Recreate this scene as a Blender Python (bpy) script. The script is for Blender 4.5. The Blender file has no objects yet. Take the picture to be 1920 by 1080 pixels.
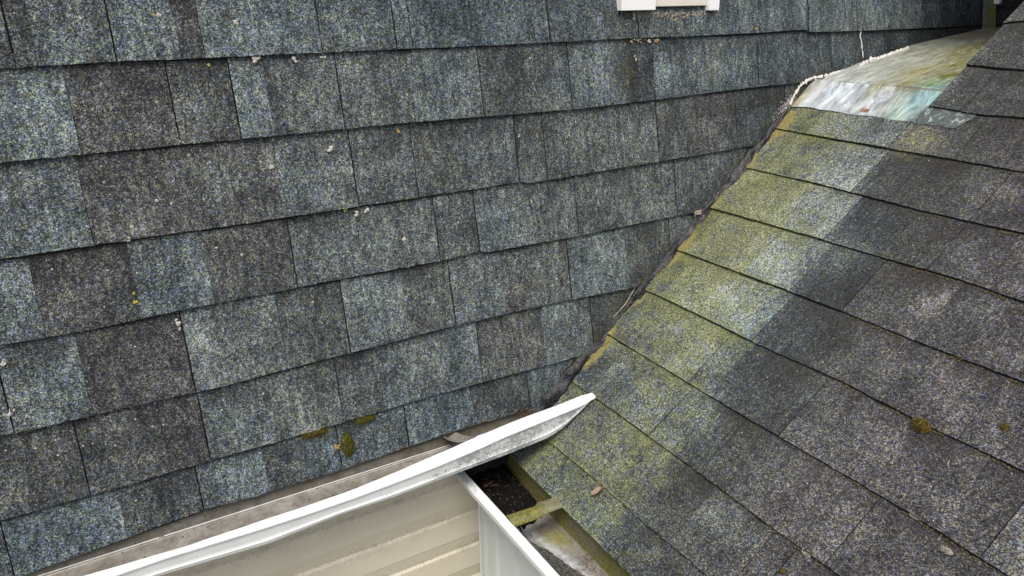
import bpy, bmesh, math, random
from mathutils import Vector, Matrix, noise

# ------------------------------------------------------------------ camera, sky, sun, exposure
SC = bpy.context.scene
COL = SC.collection
F_PX, PITCH, YAW, ROLL = 1387.5, 0.371255, 0.515958, -0.0142637
CAM = Vector((-0.836185, -1.290561, 0.884282))
def cam_axes():
    fw = Vector((math.sin(YAW) * math.cos(PITCH), math.cos(YAW) * math.cos(PITCH), -math.sin(PITCH)))
    r = Vector((math.cos(YAW), -math.sin(YAW), 0))
    u = r.cross(fw)
    c, s = math.cos(ROLL), math.sin(ROLL)
    return c * r + s * u, c * u - s * r, fw
RGT, UPV, FWD = cam_axes()
cd = bpy.data.cameras.new('camera')
cam = bpy.data.objects.new('camera', cd)
COL.objects.link(cam)
cd.sensor_width = 36
cd.lens = F_PX / 1920 * 36
cd.clip_start = 0.02
cd.clip_end = 500
m3 = Matrix((RGT, UPV, -FWD)).transposed()
cam.matrix_world = Matrix.Translation(CAM) @ m3.to_4x4()
SC.camera = cam

SUN_EL, SUN_AZ = math.radians(66), math.radians(212)      # azimuth clockwise from +y
w = bpy.data.worlds.new("World")
SC.world = w
w.use_nodes = True
nt = w.node_tree
bg = nt.nodes['Background']
sky = nt.nodes.new('ShaderNodeTexSky')
sky.sky_type = 'NISHITA'
sky.sun_disc = False
sky.sun_elevation = SUN_EL
sky.sun_rotation = SUN_AZ
sky.air_density = 1.0
sky.dust_density = 6.0
sky.ozone_density = 1.0
nt.links.new(sky.outputs[0], bg.inputs[0])
bg.inputs[1].default_value = 0.13
sl = bpy.data.lights.new('sun', 'SUN')
sl.energy = 1.5
sl.angle = math.radians(28)
sl.color = (1.0, 0.975, 0.93)
so = bpy.data.objects.new('sun', sl)
COL.objects.link(so)
sd = Vector((math.sin(SUN_AZ) * math.cos(SUN_EL), math.cos(SUN_AZ) * math.cos(SUN_EL), math.sin(SUN_EL)))
so.rotation_euler = sd.to_track_quat('Z', 'Y').to_euler()
SC.view_settings.view_transform = 'Standard'
SC.view_settings.look = 'None'
SC.view_settings.exposure = 0.78
SC.view_settings.gamma = 1

# ------------------------------------------------------------------ survey: photo points onto the real planes of the roof
THA, THB = 1.415997, 0.637749           # pitch of the steep roof, pitch of the wing roof
AV = Vector((0, math.cos(THA), math.sin(THA)))
AN = Vector((0, -math.sin(THA), math.cos(THA)))
BV = Vector((math.cos(THB), 0, math.sin(THB)))
BN = Vector((-math.sin(THB), 0, math.cos(THB)))
X, Y, Z = Vector((1, 0, 0)), Vector((0, 1, 0)), Vector((0, 0, 1))
def ray(px, py):
    return (px - 960) / F_PX * RGT - (py - 540) / F_PX * UPV + FWD
def hit(px, py, n, off=0.0):
    d = ray(px, py)
    return CAM + d * ((off - CAM.dot(n)) / d.dot(n))
def sA(px, py):                         # (x, s) on the steep roof
    p = hit(px, py, AN)
    return p.x, p.dot(AV)
def sB(px, py):                         # (y, u) on the wing roof
    p = hit(px, py, BN)
    return p.y, p.dot(BV)
def PA(x, s, h=0.0): return X * x + AV * s + AN * h
def PB(y, u, h=0.0): return Y * y + BV * u + BN * h
def lerp(a, b, t): return a + (b - a) * t
def sst(a, b, x):
    t = max(0.0, min(1.0, (x - a) / (b - a)))
    return t * t * (3 - 2 * t)
def nz(*a): return noise.noise(Vector(a))
def interp(pts, x):
    if x <= pts[0][0]: return pts[0][1]
    for (a, b), (c, d) in zip(pts, pts[1:]):
        if x <= c: return lerp(b, d, (x - a) / (c - a) if c > a else 0)
    return pts[-1][1]

# ------------------------------------------------------------------ object helpers
def link(o, parent=None):
    COL.objects.link(o)
    if parent is not None: o.parent = parent
    return o
def thing(name, label, cat, loc=(0, 0, 0), group=None):
    o = link(bpy.data.objects.new(name, None))
    o.empty_display_size = 0.1
    o.location = loc
    o['label'] = label; o['category'] = cat
    if group: o['group'] = group
    return o
def tag(o, label, cat, group=None, kind=None):
    o['label'] = label
    if cat: o['category'] = cat
    if group: o['group'] = group
    if kind: o['kind'] = kind
    return o
class MB:
    """mesh builder in world coordinates, with uv and colour attributes"""
    def __init__(s):
        s.v = []; s.f = []; s.uv = {}; s.c1 = {}; s.c2 = {}; s.sm = []
    def vert(s, p, uv=None, c1=None, c2=None):
        s.v.append(tuple(p)); i = len(s.v) - 1
        if uv: s.uv[i] = uv
        if c1: s.c1[i] = c1
        if c2: s.c2[i] = c2
        return i
    def face(s, *idx, smooth=False):
        s.f.append(idx); s.sm.append(smooth)
    def quad(s, a, b, c, d, smooth=False):
        s.face(s.vert(a), s.vert(b), s.vert(c), s.vert(d), smooth=smooth)
    def grid(s, nu, nv, fn, smooth=True, flip=False):
        ids = [[s.vert(*fn(i / (nu - 1), j / (nv - 1))) for i in range(nu)] for j in range(nv)]
        for j in range(nv - 1):
            for i in range(nu - 1):
                q = (ids[j][i], ids[j][i + 1], ids[j + 1][i + 1], ids[j + 1][i])
                s.face(*(q[::-1] if flip else q), smooth=smooth)
        return ids
    def box(s, p0, p1):
        x0, y0, z0 = p0; x1, y1, z1 = p1
        v = [s.vert((x, y, z)) for z in (z0, z1) for x, y in ((x0, y0), (x1, y0), (x1, y1), (x0, y1))]
        for q in ((3, 2, 1, 0), (4, 5, 6, 7), (0, 1, 5, 4), (1, 2, 6, 5), (2, 3, 7, 6), (3, 0, 4, 7)):
            s.face(*[v[k] for k in q])
    def build(s, name, mat, parent=None, bevel=0, recalc=False):
        me = bpy.data.meshes.new(name)
        base = Vector((0, 0, 0))
        q = parent
        while q is not None:
            base += Vector(q.location); q = q.parent
        origin = Vector((0, 0, 0))
        if parent is None:
            n = len(s.v)
            origin = Vector((sum(a[0] for a in s.v) / n, sum(a[1] for a in s.v) / n, min(a[2] for a in s.v)))
        off = base + origin
        me.from_pydata([(a[0] - off.x, a[1] - off.y, a[2] - off.z) for a in s.v], [], s.f)
        me.polygons.foreach_set('use_smooth', s.sm)
        if s.uv:
            ul = me.uv_layers.new(name='uv')
            for l in me.loops:
                ul.data[l.index].uv = s.uv.get(l.vertex_index, (0, 0))
        for nm, dd in (('kind', s.c1), ('wear', s.c2)):
            if dd:
                at = me.attributes.new(nm, 'FLOAT_COLOR', 'POINT')
                buf = []
                for i in range(len(s.v)):
                    c = dd.get(i, (0, 0, 0)); buf += [c[0], c[1], c[2], 1.0]
                at.data.foreach_set('color', buf)
        if recalc:
            bm = bmesh.new(); bm.from_mesh(me); bmesh.ops.recalc_face_normals(bm, faces=bm.faces); bm.to_mesh(me); bm.free()
        me.materials.append(mat)
        o = bpy.data.objects.new(name, me)
        if parent is None: o.location = origin
        link(o, parent)
        if bevel:
            b = o.modifiers.new('bevel', 'BEVEL'); b.width = bevel; b.segments = 2; b.limit_method = 'ANGLE'
        return o

# ------------------------------------------------------------------ material helpers
class NT:
    def __init__(s, name):
        s.m = bpy.data.materials.new(name); s.m.use_nodes = True
        s.t = s.m.node_tree; s.b = s.t.nodes['Principled BSDF']
        s.m.cycles.displacement_method = 'BUMP'
    def n(s, ty, **kw):
        x = s.t.nodes.new(ty)
        for k, v in kw.items(): setattr(x, k, v)
        return x
    def l(s, a, b): s.t.links.new(a, b)
    def put(s, sock, v):
        if isinstance(v, bpy.types.NodeSocket): s.l(v, sock)
        else:
            try: sock.default_value = v
            except Exception: sock.default_value = (v, v, v)
    def math(s, op, a, b=0.5, c=None, clamp=False):
        x = s.n('ShaderNodeMath', operation=op); x.use_clamp = clamp
        s.put(x.inputs[0], a); s.put(x.inputs[1], b)
        if c is not None: s.put(x.inputs[2], c)
        return x.outputs[0]
    def mix(s, f, a, b, mode='MIX'):
        x = s.n('ShaderNodeMix', data_type='RGBA', blend_type=mode)
        s.put(x.inputs[0], f)
        for sock, v in ((x.inputs[6], a), (x.inputs[7], b)):
            if isinstance(v, tuple): sock.default_value = (*v, 1) if len(v) == 3 else v
            else: s.put(sock, v)
        return x.outputs[2]
    def ramp(s, f, stops, interp='LINEAR'):
        x = s.n('ShaderNodeValToRGB'); x.color_ramp.interpolation = interp
        e = x.color_ramp.elements
        while len(e) < len(stops): e.new(0.5)
        for k, (p, c) in enumerate(stops):
            e[k].position = p
            c = c if isinstance(c, tuple) else (c, c, c)
            e[k].color = (*c, 1)
        s.put(x.inputs[0], f)
        return x.outputs[0]
    def coord(s, kind='Object', scale=(1, 1, 1), loc=(0, 0, 0)):
        if kind == 'uv':
            x = s.n('ShaderNodeUVMap', uv_map='uv').outputs[0]
        else: x = s.n('ShaderNodeTexCoord').outputs[kind]
        if scale != (1, 1, 1) or loc != (0, 0, 0):
            mp = s.n('ShaderNodeMapping'); mp.inputs['Scale'].default_value = scale; mp.inputs['Location'].default_value = loc
            s.l(x, mp.inputs[0]); x = mp.outputs[0]
        return x
    def noise(s, co, scale, detail=2, rough=0.5, dist=0.0, col=False):
        x = s.n('ShaderNodeTexNoise'); s.l(co, x.inputs['Vector'])
        x.inputs['Scale'].default_value = scale; x.inputs['Detail'].default_value = detail
        x.inputs['Roughness'].default_value = rough; x.inputs['Distortion'].default_value = dist
        return x.outputs['Color' if col else 'Fac']
    def voro(s, co, scale, feature='F1'):
        x = s.n('ShaderNodeTexVoronoi', feature=feature); s.l(co, x.inputs['Vector'])
        x.inputs['Scale'].default_value = scale
        return x
    def sep(s, c):
        x = s.n('ShaderNodeSeparateColor'); s.l(c, x.inputs[0]); return x.outputs
    def bump(s, h, strength, dist):
        x = s.n('ShaderNodeBump'); s.l(h, x.inputs['Height'])
        x.inputs['Strength'].default_value = strength; x.inputs['Distance'].default_value = dist
        s.l(x.outputs[0], s.b.inputs['Normal'])
    def done(s, color=None, rough=0.8, metal=0.0, spec=None):
        if color is not None:
            if isinstance(color, tuple): s.b.inputs['Base Color'].default_value = (*color, 1)
            else: s.l(color, s.b.inputs['Base Color'])
        s.put(s.b.inputs['Roughness'], rough)
        s.put(s.b.inputs['Metallic'], metal)
        if spec is not None: s.b.inputs['Specular IOR Level'].default_value = spec
        return s.m

def shingle_material(name, streak=1.0, gs=1.0, seed=0.0):
    """asphalt shingle: mineral granules, weather streaks, algae; kind = tone, warmth, algae; wear = bleach, dirt and painted shade, solid lichen"""
    t = NT(name)
    uv = t.coord('uv', loc=(seed, seed, 0))
    kd = t.sep(t.n('ShaderNodeAttribute', attribute_name='kind').outputs['Color'])
    wr = t.sep(t.n('ShaderNodeAttribute', attribute_name='wear').outputs['Color'])
    warp = t.noise(uv, 260, 1, col=True)
    wv = t.n('ShaderNodeMix', data_type='VECTOR'); wv.inputs[0].default_value = 0.0016
    t.l(uv, wv.inputs[4]); t.l(warp, wv.inputs[5]); co = wv.outputs[1]
    v = t.voro(co, 390 * gs)
    cs = t.sep(v.outputs['Color'])
    v2 = t.voro(co, 205 * gs)
    c2 = t.sep(v2.outputs['Color'])
    mp = t.n('ShaderNodeMapping'); mp.inputs['Scale'].default_value = (1, 0.3, 1); t.l(uv, mp.inputs[0])
    st = t.noise(mp.outputs[0], 95, 4, 0.65)
    mp2 = t.n('ShaderNodeMapping'); mp2.inputs['Scale'].default_value = (1, 0.16, 1); t.l(uv, mp2.inputs[0])
    st2 = t.noise(mp2.outputs[0], 22, 3, 0.6)
    bl = t.noise(uv, 11, 4, 0.6)
    mid = t.noise(uv, 150, 2, 0.6)
    b = t.math('ADD', kd[0], t.math('MULTIPLY', t.math('SUBTRACT', st, 0.5), 0.72 * streak))
    b = t.math('ADD', b, t.math('MULTIPLY', t.math('SUBTRACT', st2, 0.5), 0.42 * streak))
    b = t.math('ADD', b, t.math('MULTIPLY', t.math('SUBTRACT', bl, 0.5), 0.50))
    b = t.math('ADD', b, t.math('MULTIPLY', t.math('SUBTRACT', mid, 0.5), 0.46))
    b = t.math('ADD', b, t.math('MULTIPLY', wr[0], 0.36))
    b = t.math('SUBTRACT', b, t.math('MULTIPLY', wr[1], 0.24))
    g = t.math('ADD', t.math('MULTIPLY', cs[0], 0.50), t.math('MULTIPLY', c2[1], 0.17))
    g = t.math('ADD', g, t.math('SUBTRACT', b, 0.285), clamp=True)
    col = t.ramp(g, [(0, (.006, .0065, .009)), (.28, (.018, .020, .025)), (.45, (.044, .050, .057)),
                     (.62, (.105, .118, .126)), (.80, (.235, .258, .262)), (1, (.50, .53, .51))])
    tint = t.ramp(cs[1], [(0, (.66, .90, 1.42)), (.26, (.86, 1.0, 1.14)), (.46, (.98, 1.02, .94)), (.66, (1.16, 1.10, .56)), (.80, (1.04, 1.08, .80)), (.90, (1.18, .94, 1.02)), (1, (1.3, 1.1, .66))])
    col = t.mix(0.85, col, tint, 'MULTIPLY')
    t2 = t.ramp(t.noise(uv, 60, 4, 0.7), [(.30, (.86, .94, 1.2)), (.48, (1.02, 1.0, 1.0)), (.62, (1.12, 1.08, .78)), (.74, (1.05, 1.08, .88))])
    col = t.mix(0.6, col, t2, 'MULTIPLY')
    warm = t.math('ADD', kd[1], t.math('MULTIPLY', t.math('SUBTRACT', t.noise(uv, 5, 3), 0.5), 0.7), clamp=True)
    col = t.mix(1.0, col, t.ramp(warm, [(0, (.91, 1.03, 1.12)), (.5, (1.02, 1.03, .99)), (1, (1.13, .98, .97))]), 'MULTIPLY')
    # brown dirt where debris lies under the butts
    dn = t.math('MULTIPLY', wr[1], t.ramp(t.noise(uv, 120, 4, 0.7), [(.35, 0.0), (.6, 1.0)]))
    col = t.mix(t.math('MULTIPLY', dn, 0.55), col, (.045, .038, .022))
    # algae / moss film: between granules first
    an = t.math('ADD', t.math('MULTIPLY_ADD', t.noise(uv, 30, 5, 0.72), 1.9, -.45), t.math('MULTIPLY', cs[2], 0.28))
    a = t.math('MULTIPLY', t.math('SUBTRACT', t.math('ADD', kd[2], an), 0.72), 2.3, clamp=True)
    a = t.math('MULTIPLY', a, t.math('MULTIPLY', kd[2], 5.0, clamp=True))
    alg = t.mix(t.noise(uv, 9, 2), (.115, .140, .055), (.24, .250, .085))
    alg = t.mix(1.0, alg, t.ramp(t.math('ADD', t.math('MULTIPLY', cs[0], .62), t.math('MULTIPLY', mid, .38)), [(0, .05), (.35, .40), (.6, 1.0), (.8, 1.6), (1, 2.3)]), 'MULTIPLY')
    col = t.mix(t.math('MULTIPLY', a, 0.60), col, alg)
    # solid crust of yellow lichen along the seam
    so_ = t.math('MULTIPLY', t.math('SUBTRACT', t.math('ADD', wr[2], t.noise(uv, 70, 4, 0.7)), 0.95), 6, clamp=True)
    lc = t.ramp(t.noise(uv, 240, 3, 0.7), [(.3, (.075, .062, .016)), (.5, (.17, .155, .055)), (.68, (.27, .25, .11)), (.8, (.38, .34, .20))])
    col = t.mix(so_, col, lc)
    # pale mineral specks
    sp = t.voro(uv, 120); spk = t.math('LESS_THAN', sp.outputs['Distance'], 0.13)
    spk = t.math('MULTIPLY', spk, t.math('GREATER_THAN', t.sep(sp.outputs['Color'])[0], 0.955))
    col = t.mix(spk, col, (.42, .38, .30))
    hgt = t.math('ADD', t.math('MULTIPLY', t.math('SUBTRACT', 0.6, v.outputs['Distance']), 0.8), t.math('MULTIPLY', cs[0], .4))
    hgt = t.math('ADD', hgt, t.math('MULTIPLY', mid, 1.2))
    t.bump(hgt, 0.75, 0.0011)
    return t.done(col, 0.93, spec=0.25)

M = {}
M['shA'] = shingle_material('steep_roof_shingle', 0.9, 1.6)
M['shB'] = shingle_material('wing_roof_shingle', 0.5, 1.6, 7.3)
def plain(name, c1, c2, scale=30, rough=0.7, bump=0.2, bd=0.002, spec=0.4, detail=5, metal=0.0):
    t = NT(name); co = t.coord()
    n = t.noise(co, scale, detail, 0.65)
    t.bump(t.noise(co, scale * 4, 4, 0.7), bump, bd)
    return t.done(t.ramp(n, [(.32, c1), (.68, c2)]), rough, spec=spec, metal=metal)
M['felt'] = plain('bitumen_felt', (.006, .006, .006), (.018, .017, .015), 60, 0.95)
M['caulk'] = plain('crumbling_caulk', (.42, .38, .35), (.80, .78, .75), 160, 0.85, 0.6, 0.003)
M['trim'] = plain('white_trim_paint', (.78, .79, .78), (.86, .86, .85), 12, 0.45, 0.05)
M['cream'] = plain('cream_sill_board', (.62, .59, .50), (.70, .67, .58), 14, 0.5, 0.05)
M['glass_dark'] = plain('dark_pane', (.02, .022, .025), (.03, .032, .035), 5, 0.08, 0.0)
M['soil'] = plain('courtyard_ground', (.08, .07, .05), (.16, .14, .10), 8, 0.95, 0.6, 0.02)
# tar sealant: glossy, creased
t = NT('tar_sealant'); co = t.coord()
n1 = t.noise(co, 70, 5, 0.6, 0.6)
t.bump(t.math('ADD', n1, t.math('MULTIPLY', t.noise(co, 300, 3), .3)), 0.8, 0.006)
M['tar'] = t.done(t.ramp(t.noise(co, 110, 4, 0.7), [(.3, (.004, .004, .005)), (.60, (.007, .0075, .010)), (.70, (.05, .055, .07)), (.78, (.22, .23, .25))]), t.ramp(n1, [(.3, .25), (.7, .55)]), spec=0.5)  # pale bluish flecks at the top of the ramp are painted highlights
# white gutter enamel, with mildew where attribute kind.r says (tied to the object, towards its open end)
t = NT('white_gutter_enamel'); co = t.coord(); kd = t.sep(t.n('ShaderNodeAttribute', attribute_name='kind').outputs['Color'])
mil = t.math('ADD', t.noise(co, 150, 6, 0.8), t.math('MULTIPLY', t.noise(co, 16, 4), 0.55))
mk = t.math('MULTIPLY', t.math('SUBTRACT', t.math('ADD', mil, t.math('MULTIPLY', kd[0], 0.27)), 0.985), 7, clamp=True)
c = t.mix(t.math('MULTIPLY', mk, 0.68), t.ramp(t.noise(co, 22, 4), [(.3, (.52, .55, .535)), (.7, (.59, .61, .60))]), (.10, .115, .115))
gr = t.math('MULTIPLY', kd[1], t.ramp(t.noise(co, 40, 4, .7), [(.3, .35), (.7, 1.0)]))
c = t.mix(gr, c, (.15, .16, .035))
M['enamel'] = t.done(c, 0.38, spec=0.45)
# gutter inside: brown grime over enamel
t = NT('grimy_gutter_inside'); co = t.coord(); kd = t.sep(t.n('ShaderNodeAttribute', attribute_name='kind').outputs['Color'])
g1 = t.noise(co, 26, 6, 0.7); g2 = t.noise(co, 160, 4, 0.7)
g1 = t.math('ADD', t.math('MULTIPLY', g1, .6), t.math('MULTIPLY', t.noise(co, 90, 5, .75), .4))
c = t.ramp(g1, [(.30, (.06, .055, .045)), (.48, (.15, .143, .126)), (.66, (.27, .265, .245))])
c = t.mix(t.math('MULTIPLY', kd[0], t.ramp(g2, [(.25, 1.0), (.75, .55)])), c, (.07, .055, .032))
c = t.mix(t.math('MULTIPLY', kd[1], t.ramp(t.noise(co, 34, 5, .7), [(.3, .55), (.7, 1.0)])), c, t.ramp(g2, [(.3, (.06, .06, .010)), (.6, (.19, .18, .03)), (.8, (.32, .30, .10))]))
c = t.mix(t.math('MULTIPLY', kd[2], t.ramp(t.noise(co, 50, 4, .7), [(.35, .2), (.6, 1.0)])), c, (.50, .55, .60))
sp = t.voro(co, 90); c = t.mix(t.math('MULTIPLY', t.math('LESS_THAN', sp.outputs['Distance'], .2), t.math('GREATER_THAN', t.sep(sp.outputs['Color'])[0], .9)), c, (.05, .04, .03))
t.bump(g2, 0.25, 0.001)
M['grime'] = t.done(c, 0.6, spec=0.3)
# beige vinyl siding with dirt on the ledges (kind.r)
t = NT('beige_siding'); co = t.coord(); kd = t.sep(t.n('ShaderNodeAttribute', attribute_name='kind').outputs['Color'])
c = t.ramp(t.noise(co, 5, 3), [(.3, (.55, .505, .39)), (.7, (.62, .575, .455))])
sp = t.voro(co, 330)
dsp = t.math('MULTIPLY', t.math('LESS_THAN', sp.outputs['Distance'], .33), t.math('GREATER_THAN', t.math('ADD', t.sep(sp.outputs['Color'])[0], t.math('MULTIPLY', t.noise(co, 11, 3), .7)), t.math('SUBTRACT', 1.60, t.math('MULTIPLY', kd[0], .75))))
c = t.mix(t.math('MULTIPLY', dsp, .7), c, (.09, .075, .05))
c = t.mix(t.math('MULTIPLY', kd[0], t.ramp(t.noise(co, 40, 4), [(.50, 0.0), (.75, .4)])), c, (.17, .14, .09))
c = t.mix(t.math('MULTIPLY', kd[1], .12), c, (.20, .175, .115))  # coves tinted darker, shade of the down-facing bevel put into the colour
M['siding'] = t.done(c, 0.55, spec=0.35)
t = NT('pale_ribbed_panel'); co = t.coord()
c = t.ramp(t.noise(co, 6, 3), [(.3, (.54, .60, .565)), (.7, (.60, .66, .625))])
sp = t.voro(co, 70); c = t.mix(t.math('MULTIPLY', t.math('LESS_THAN', sp.outputs['Distance'], .12), t.math('GREATER_THAN', t.sep(sp.outputs['Color'])[0], .93)), c, (.3, .3, .26))
M['panel'] = t.done(c, 0.45, spec=0.4)
# zinc flashing: surveyed patina tint in 'kind', streaks along the fall
t = NT('zinc_flashing'); uv = t.coord('uv')
base = t.n('ShaderNodeAttribute', attribute_name='kind').outputs['Color']
wr = t.sep(t.n('ShaderNodeAttribute', attribute_name='wear').outputs['Color'])
mp = t.n('ShaderNodeMapping'); mp.inputs['Scale'].default_value = (.16, 1, 1); mp.inputs['Rotation'].default_value = (0, 0, .08); t.l(uv, mp.inputs[0])
sn = t.noise(mp.outputs[0], 80, 7, 0.72, 0.8)
up = t.n('ShaderNodeMapping'); up.inputs['Scale'].default_value = (.5, 1, 1); t.l(uv, up.inputs[0])
sn2 = t.noise(up.outputs[0], 34, 6, 0.68, 1.2)
snm = t.n('ShaderNodeMix'); t.l(wr[2], snm.inputs[0]); t.l(sn, snm.inputs[2]); t.l(sn2, snm.inputs[3]); sn = snm.outputs[0]
base = t.mix(1.0, base, (.91, 1.0, 1.06), 'MULTIPLY')
c = t.mix(1.0, base, t.ramp(sn, [(.34, .50), (.5, .96), (.58, 1.3), (.70, 1.8)]), 'MULTIPLY')
c = t.mix(t.ramp(t.noise(mp.outputs[0], 190, 5, .75), [(.52, 0.0), (.66, .55)]), c, (.58, .60, .58))
c = t.mix(t.ramp(t.noise(mp.outputs[0], 24, 4, .7, 1.5), [(.56, 0.0), (.70, .45)]), c, (.15, .13, .07))
ux = t.n('ShaderNodeSeparateXYZ'); t.l(uv, ux.inputs[0])
crs = t.math('ABSOLUTE', t.math('SUBTRACT', t.math('ADD', ux.outputs[0], t.math('MULTIPLY', t.math('SUBTRACT', t.noise(uv, 25, 2), .5), .006)), .905))
c = t.mix(t.math('MULTIPLY', t.math('LESS_THAN', crs, .0022), .75), c, (.10, .08, .055))
bn = t.noise(uv, 70, 4, .6, 1.0)
c = t.mix(wr[0], c, t.ramp(bn, [(.38, (.035, .045, .045)), (.56, (.085, .105, .095)), (.62, (.16, .20, .19)), (.68, (.38, .42, .42))]))
c = t.mix(wr[1], c, t.ramp(t.noise(uv, 90, 3), [(.4, (.10, .04, .015)), (.6, (.32, .20, .12))]))
t.bump(t.math('ADD', t.noise(uv, 14, 2), t.math('MULTIPLY', sn, .25)), 0.35, 0.006)
M['zinc'] = t.done(c, t.ramp(sn, [(.3, .38), (.7, .6)]), metal=0.12, spec=0.5)

# ================================================================== THE HOUSE WITH THE STEEP ROOF
house = thing('house', 'house under the steep blue grey shingle roof, with beige siding below its white gutter', 'house', (0, 0.0, -2.6))
wing = thing('house_wing', 'lower wing whose mossy shingle roof slopes down to the half open gutter and ribbed panel', 'house', (0.1, -0.5, -2.6))

A_LINES = {
0: [(0,130),(200,117),(423,108),(633,98),(893,87),(1073,78),(1190,72),(1280,69),(1420,62),(1507,56),(1513,61),(1600,59),(1780,51),(1835,47)],
1: [(0,305),(150,290),(333,272),(480,258),(633,243),(763,230),(953,215),(1047,207),(1053,208),(1260,183),(1418,163),(1500,155)],
2: [(0,485),(233,450),(400,427),(633,392),(880,355),(973,340),(977,345),(1160,314),(1180,311),(1280,295),(1407,273)],
3: [(0,645),(167,617),(347,578),(633,523),(837,485),(897,470),(902,473),(1063,445),(1260,405)],
4: [(0,815),(200,770),(413,722),(640,663),(852,608),(1067,560),(1220,532)],
5: [(0,972),(213,913),(393,860),(633,792),(757,755),(887,718),(987,693),(1083,666)],
6: [(33,1078),(200,1018),(380,953),(520,915),(640,877),(760,837),(843,808),(1007,760)]}
LA = {k: [sA(*q) for q in v] for k, v in A_LINES.items()}
for k in LA: LA[k].sort()
for k in (-1, -2, -3, -4): LA[k] = [(0, 0.807 - k * 0.1435)]
LA[7] = [(0, -0.10)]
# cuts: (px, py, tone, warm, gapped joint) = point on the LEFT edge of a tab and the look of the tab
L_, M_, D_ = 0.515, 0.44, 0.355
A_TABS = {
0: [(-300,60,D_,.5,0),(15,60,D_,.5,1),(60,60,M_,.3,0),(208,60,M_+.04,.2,1),(330,60,.28,.7,0),(375,60,L_-.02,.2,0),(597,60,M_,.25,1),(735,40,L_-.03,.1,1),(767,60,.37,.1,1),(895,40,M_,.1,0),(1025,40,.38,.15,1),(1150,60,.36,.3,0),(1193,55,M_,.4,1),(1280,45,M_,.1,1),(1419,30,M_-.02,.2,1),(1511,30,L_-.02,.1,1),(1602,25,M_+.05,.1,1),(1723,25,.37,.15,1),(1780,25,.34,.1,0)],
1: [(-300,210,M_,.3,1),(-60,200,L_,.2,1),(133,200,D_-.01,.75,0),(322,190,.37,.6,1),(437,180,L_,.2,1),(500,175,M_+.02,.4,0),(634,165,M_,.4,1),(767,160,M_+.05,.25,0),(898,150,.38,.45,1),(1030,140,M_,.3,0),(1065,140,L_,.15,1),(1175,130,.31,.3,0),(1222,120,L_-.04,.15,0),(1257,120,M_,.2,1),(1418,110,.36,.05,1),(1556,95,.37,.0,1),(1618,85,.33,.0,0),(1655,80,.30,.05,1),(1700,70,.26,.1,0)],
2: [(-300,400,M_,.3,1),(-80,400,M_+.05,.3,1),(157,370,.36,.75,0),(330,350,M_-.03,.7,0),(518,320,L_-.06,.4,0),(660,310,M_-.02,.4,1),(773,290,.38,.5,1),(870,290,M_-.02,.3,0),(966,280,M_-.01,.45,1),(1018,270,.40,.5,1),(1130,260,M_,.4,0),(1229,240,.36,.6,1),(1377,220,.33,.1,1)],
3: [(-300,540,M_,.3,1),(-70,540,L_-.02,.15,1),(62,530,.33,.7,0),(247,500,L_-.02,.2,0),(385,480,.36,.7,0),(543,450,M_,.45,1),(670,440,M_+.04,.4,0),(815,420,.40,.5,1),(890,410,L_-.01,.3,1),(985,400,M_+.01,.4,0),(1078,390,.41,.5,1),(1180,380,M_-.01,.5,0),(1264,350,.41,.3,1)],
4: [(-300,720,M_,.3,1),(5,720,L_-.05,.25,1),(152,680,.33,.75,0),(345,630,L_,.3,1),(455,610,M_+.03,.4,0),(522,600,.40,.5,0),(645,590,L_,.3,1),(757,570,.38,.6,0),(845,550,L_-.02,.35,1),(937,520,.40,.65,0),(1064,500,L_,.2,1),(1172,470,.40,.5,0),(1252,430,L_-.06,.25,1)],
5: [(-300,880,M_,.3,1),(-90,880,D_,.6,1),(152,850,.36,.6,1),(302,800,.30,.8,0),(380,790,L_-.03,.25,1),(507,750,M_,.5,0),(632,720,.38,.4,1),(710,700,M_+.01,.35,0),(828,680,M_+.05,.15,0),(897,660,.40,.6,1),(1015,620,M_+.04,.3,0),(1106,600,.38,.5,1)],
6: [(-300,1040,M_,.2,1),(7,1000,L_-.05,.05,1),(222,930,.35,.35,0),(368,890,M_+.03,.15,1),(493,860,.38,.3,0),(567,840,M_-.02,.1,0),(633,830,M_,.2,1),(760,795,M_,.1,1),(885,770,.33,.3,0),(988,730,M_+.03,.1,1)]}
RND = random.Random(4)
def tabs_for(cuts, lo, hi, rnd, tonemean=0.42):
    """cuts: sorted (coordinate, tone, warm, gap); fill the ends with made-up tabs"""
    out = list(cuts)
    x = out[0][0] if out else 0.0
    if not out: out = [(0.03 * rnd.random(), .42, .4, 1)]; x = out[0][0]
    while x > lo:
        x -= rnd.uniform(.12, .26); out.insert(0, (x, rnd.choice([.36, .42, .5]), rnd.uniform(.2, .7), rnd.random() < .6))
    x = out[-1][0]
    x += rnd.uniform(.14, .26)
    while x < hi:
        out.append((x, rnd.choice([.36, .40, .46]), rnd.uniform(.2, .7), rnd.random() < .6)); x += rnd.uniform(.12, .26)
    res = []
    for i, t_ in enumerate(out):
        nx = out[i + 1] if i + 1 < len(out) else (hi, 0, 0, 1)
        a, b = max(t_[0], lo), min(nx[0], hi)
        if b - a > 0.004: res.append((a, b, t_[1], t_[2], t_[3], nx[3]))
    return res
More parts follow.
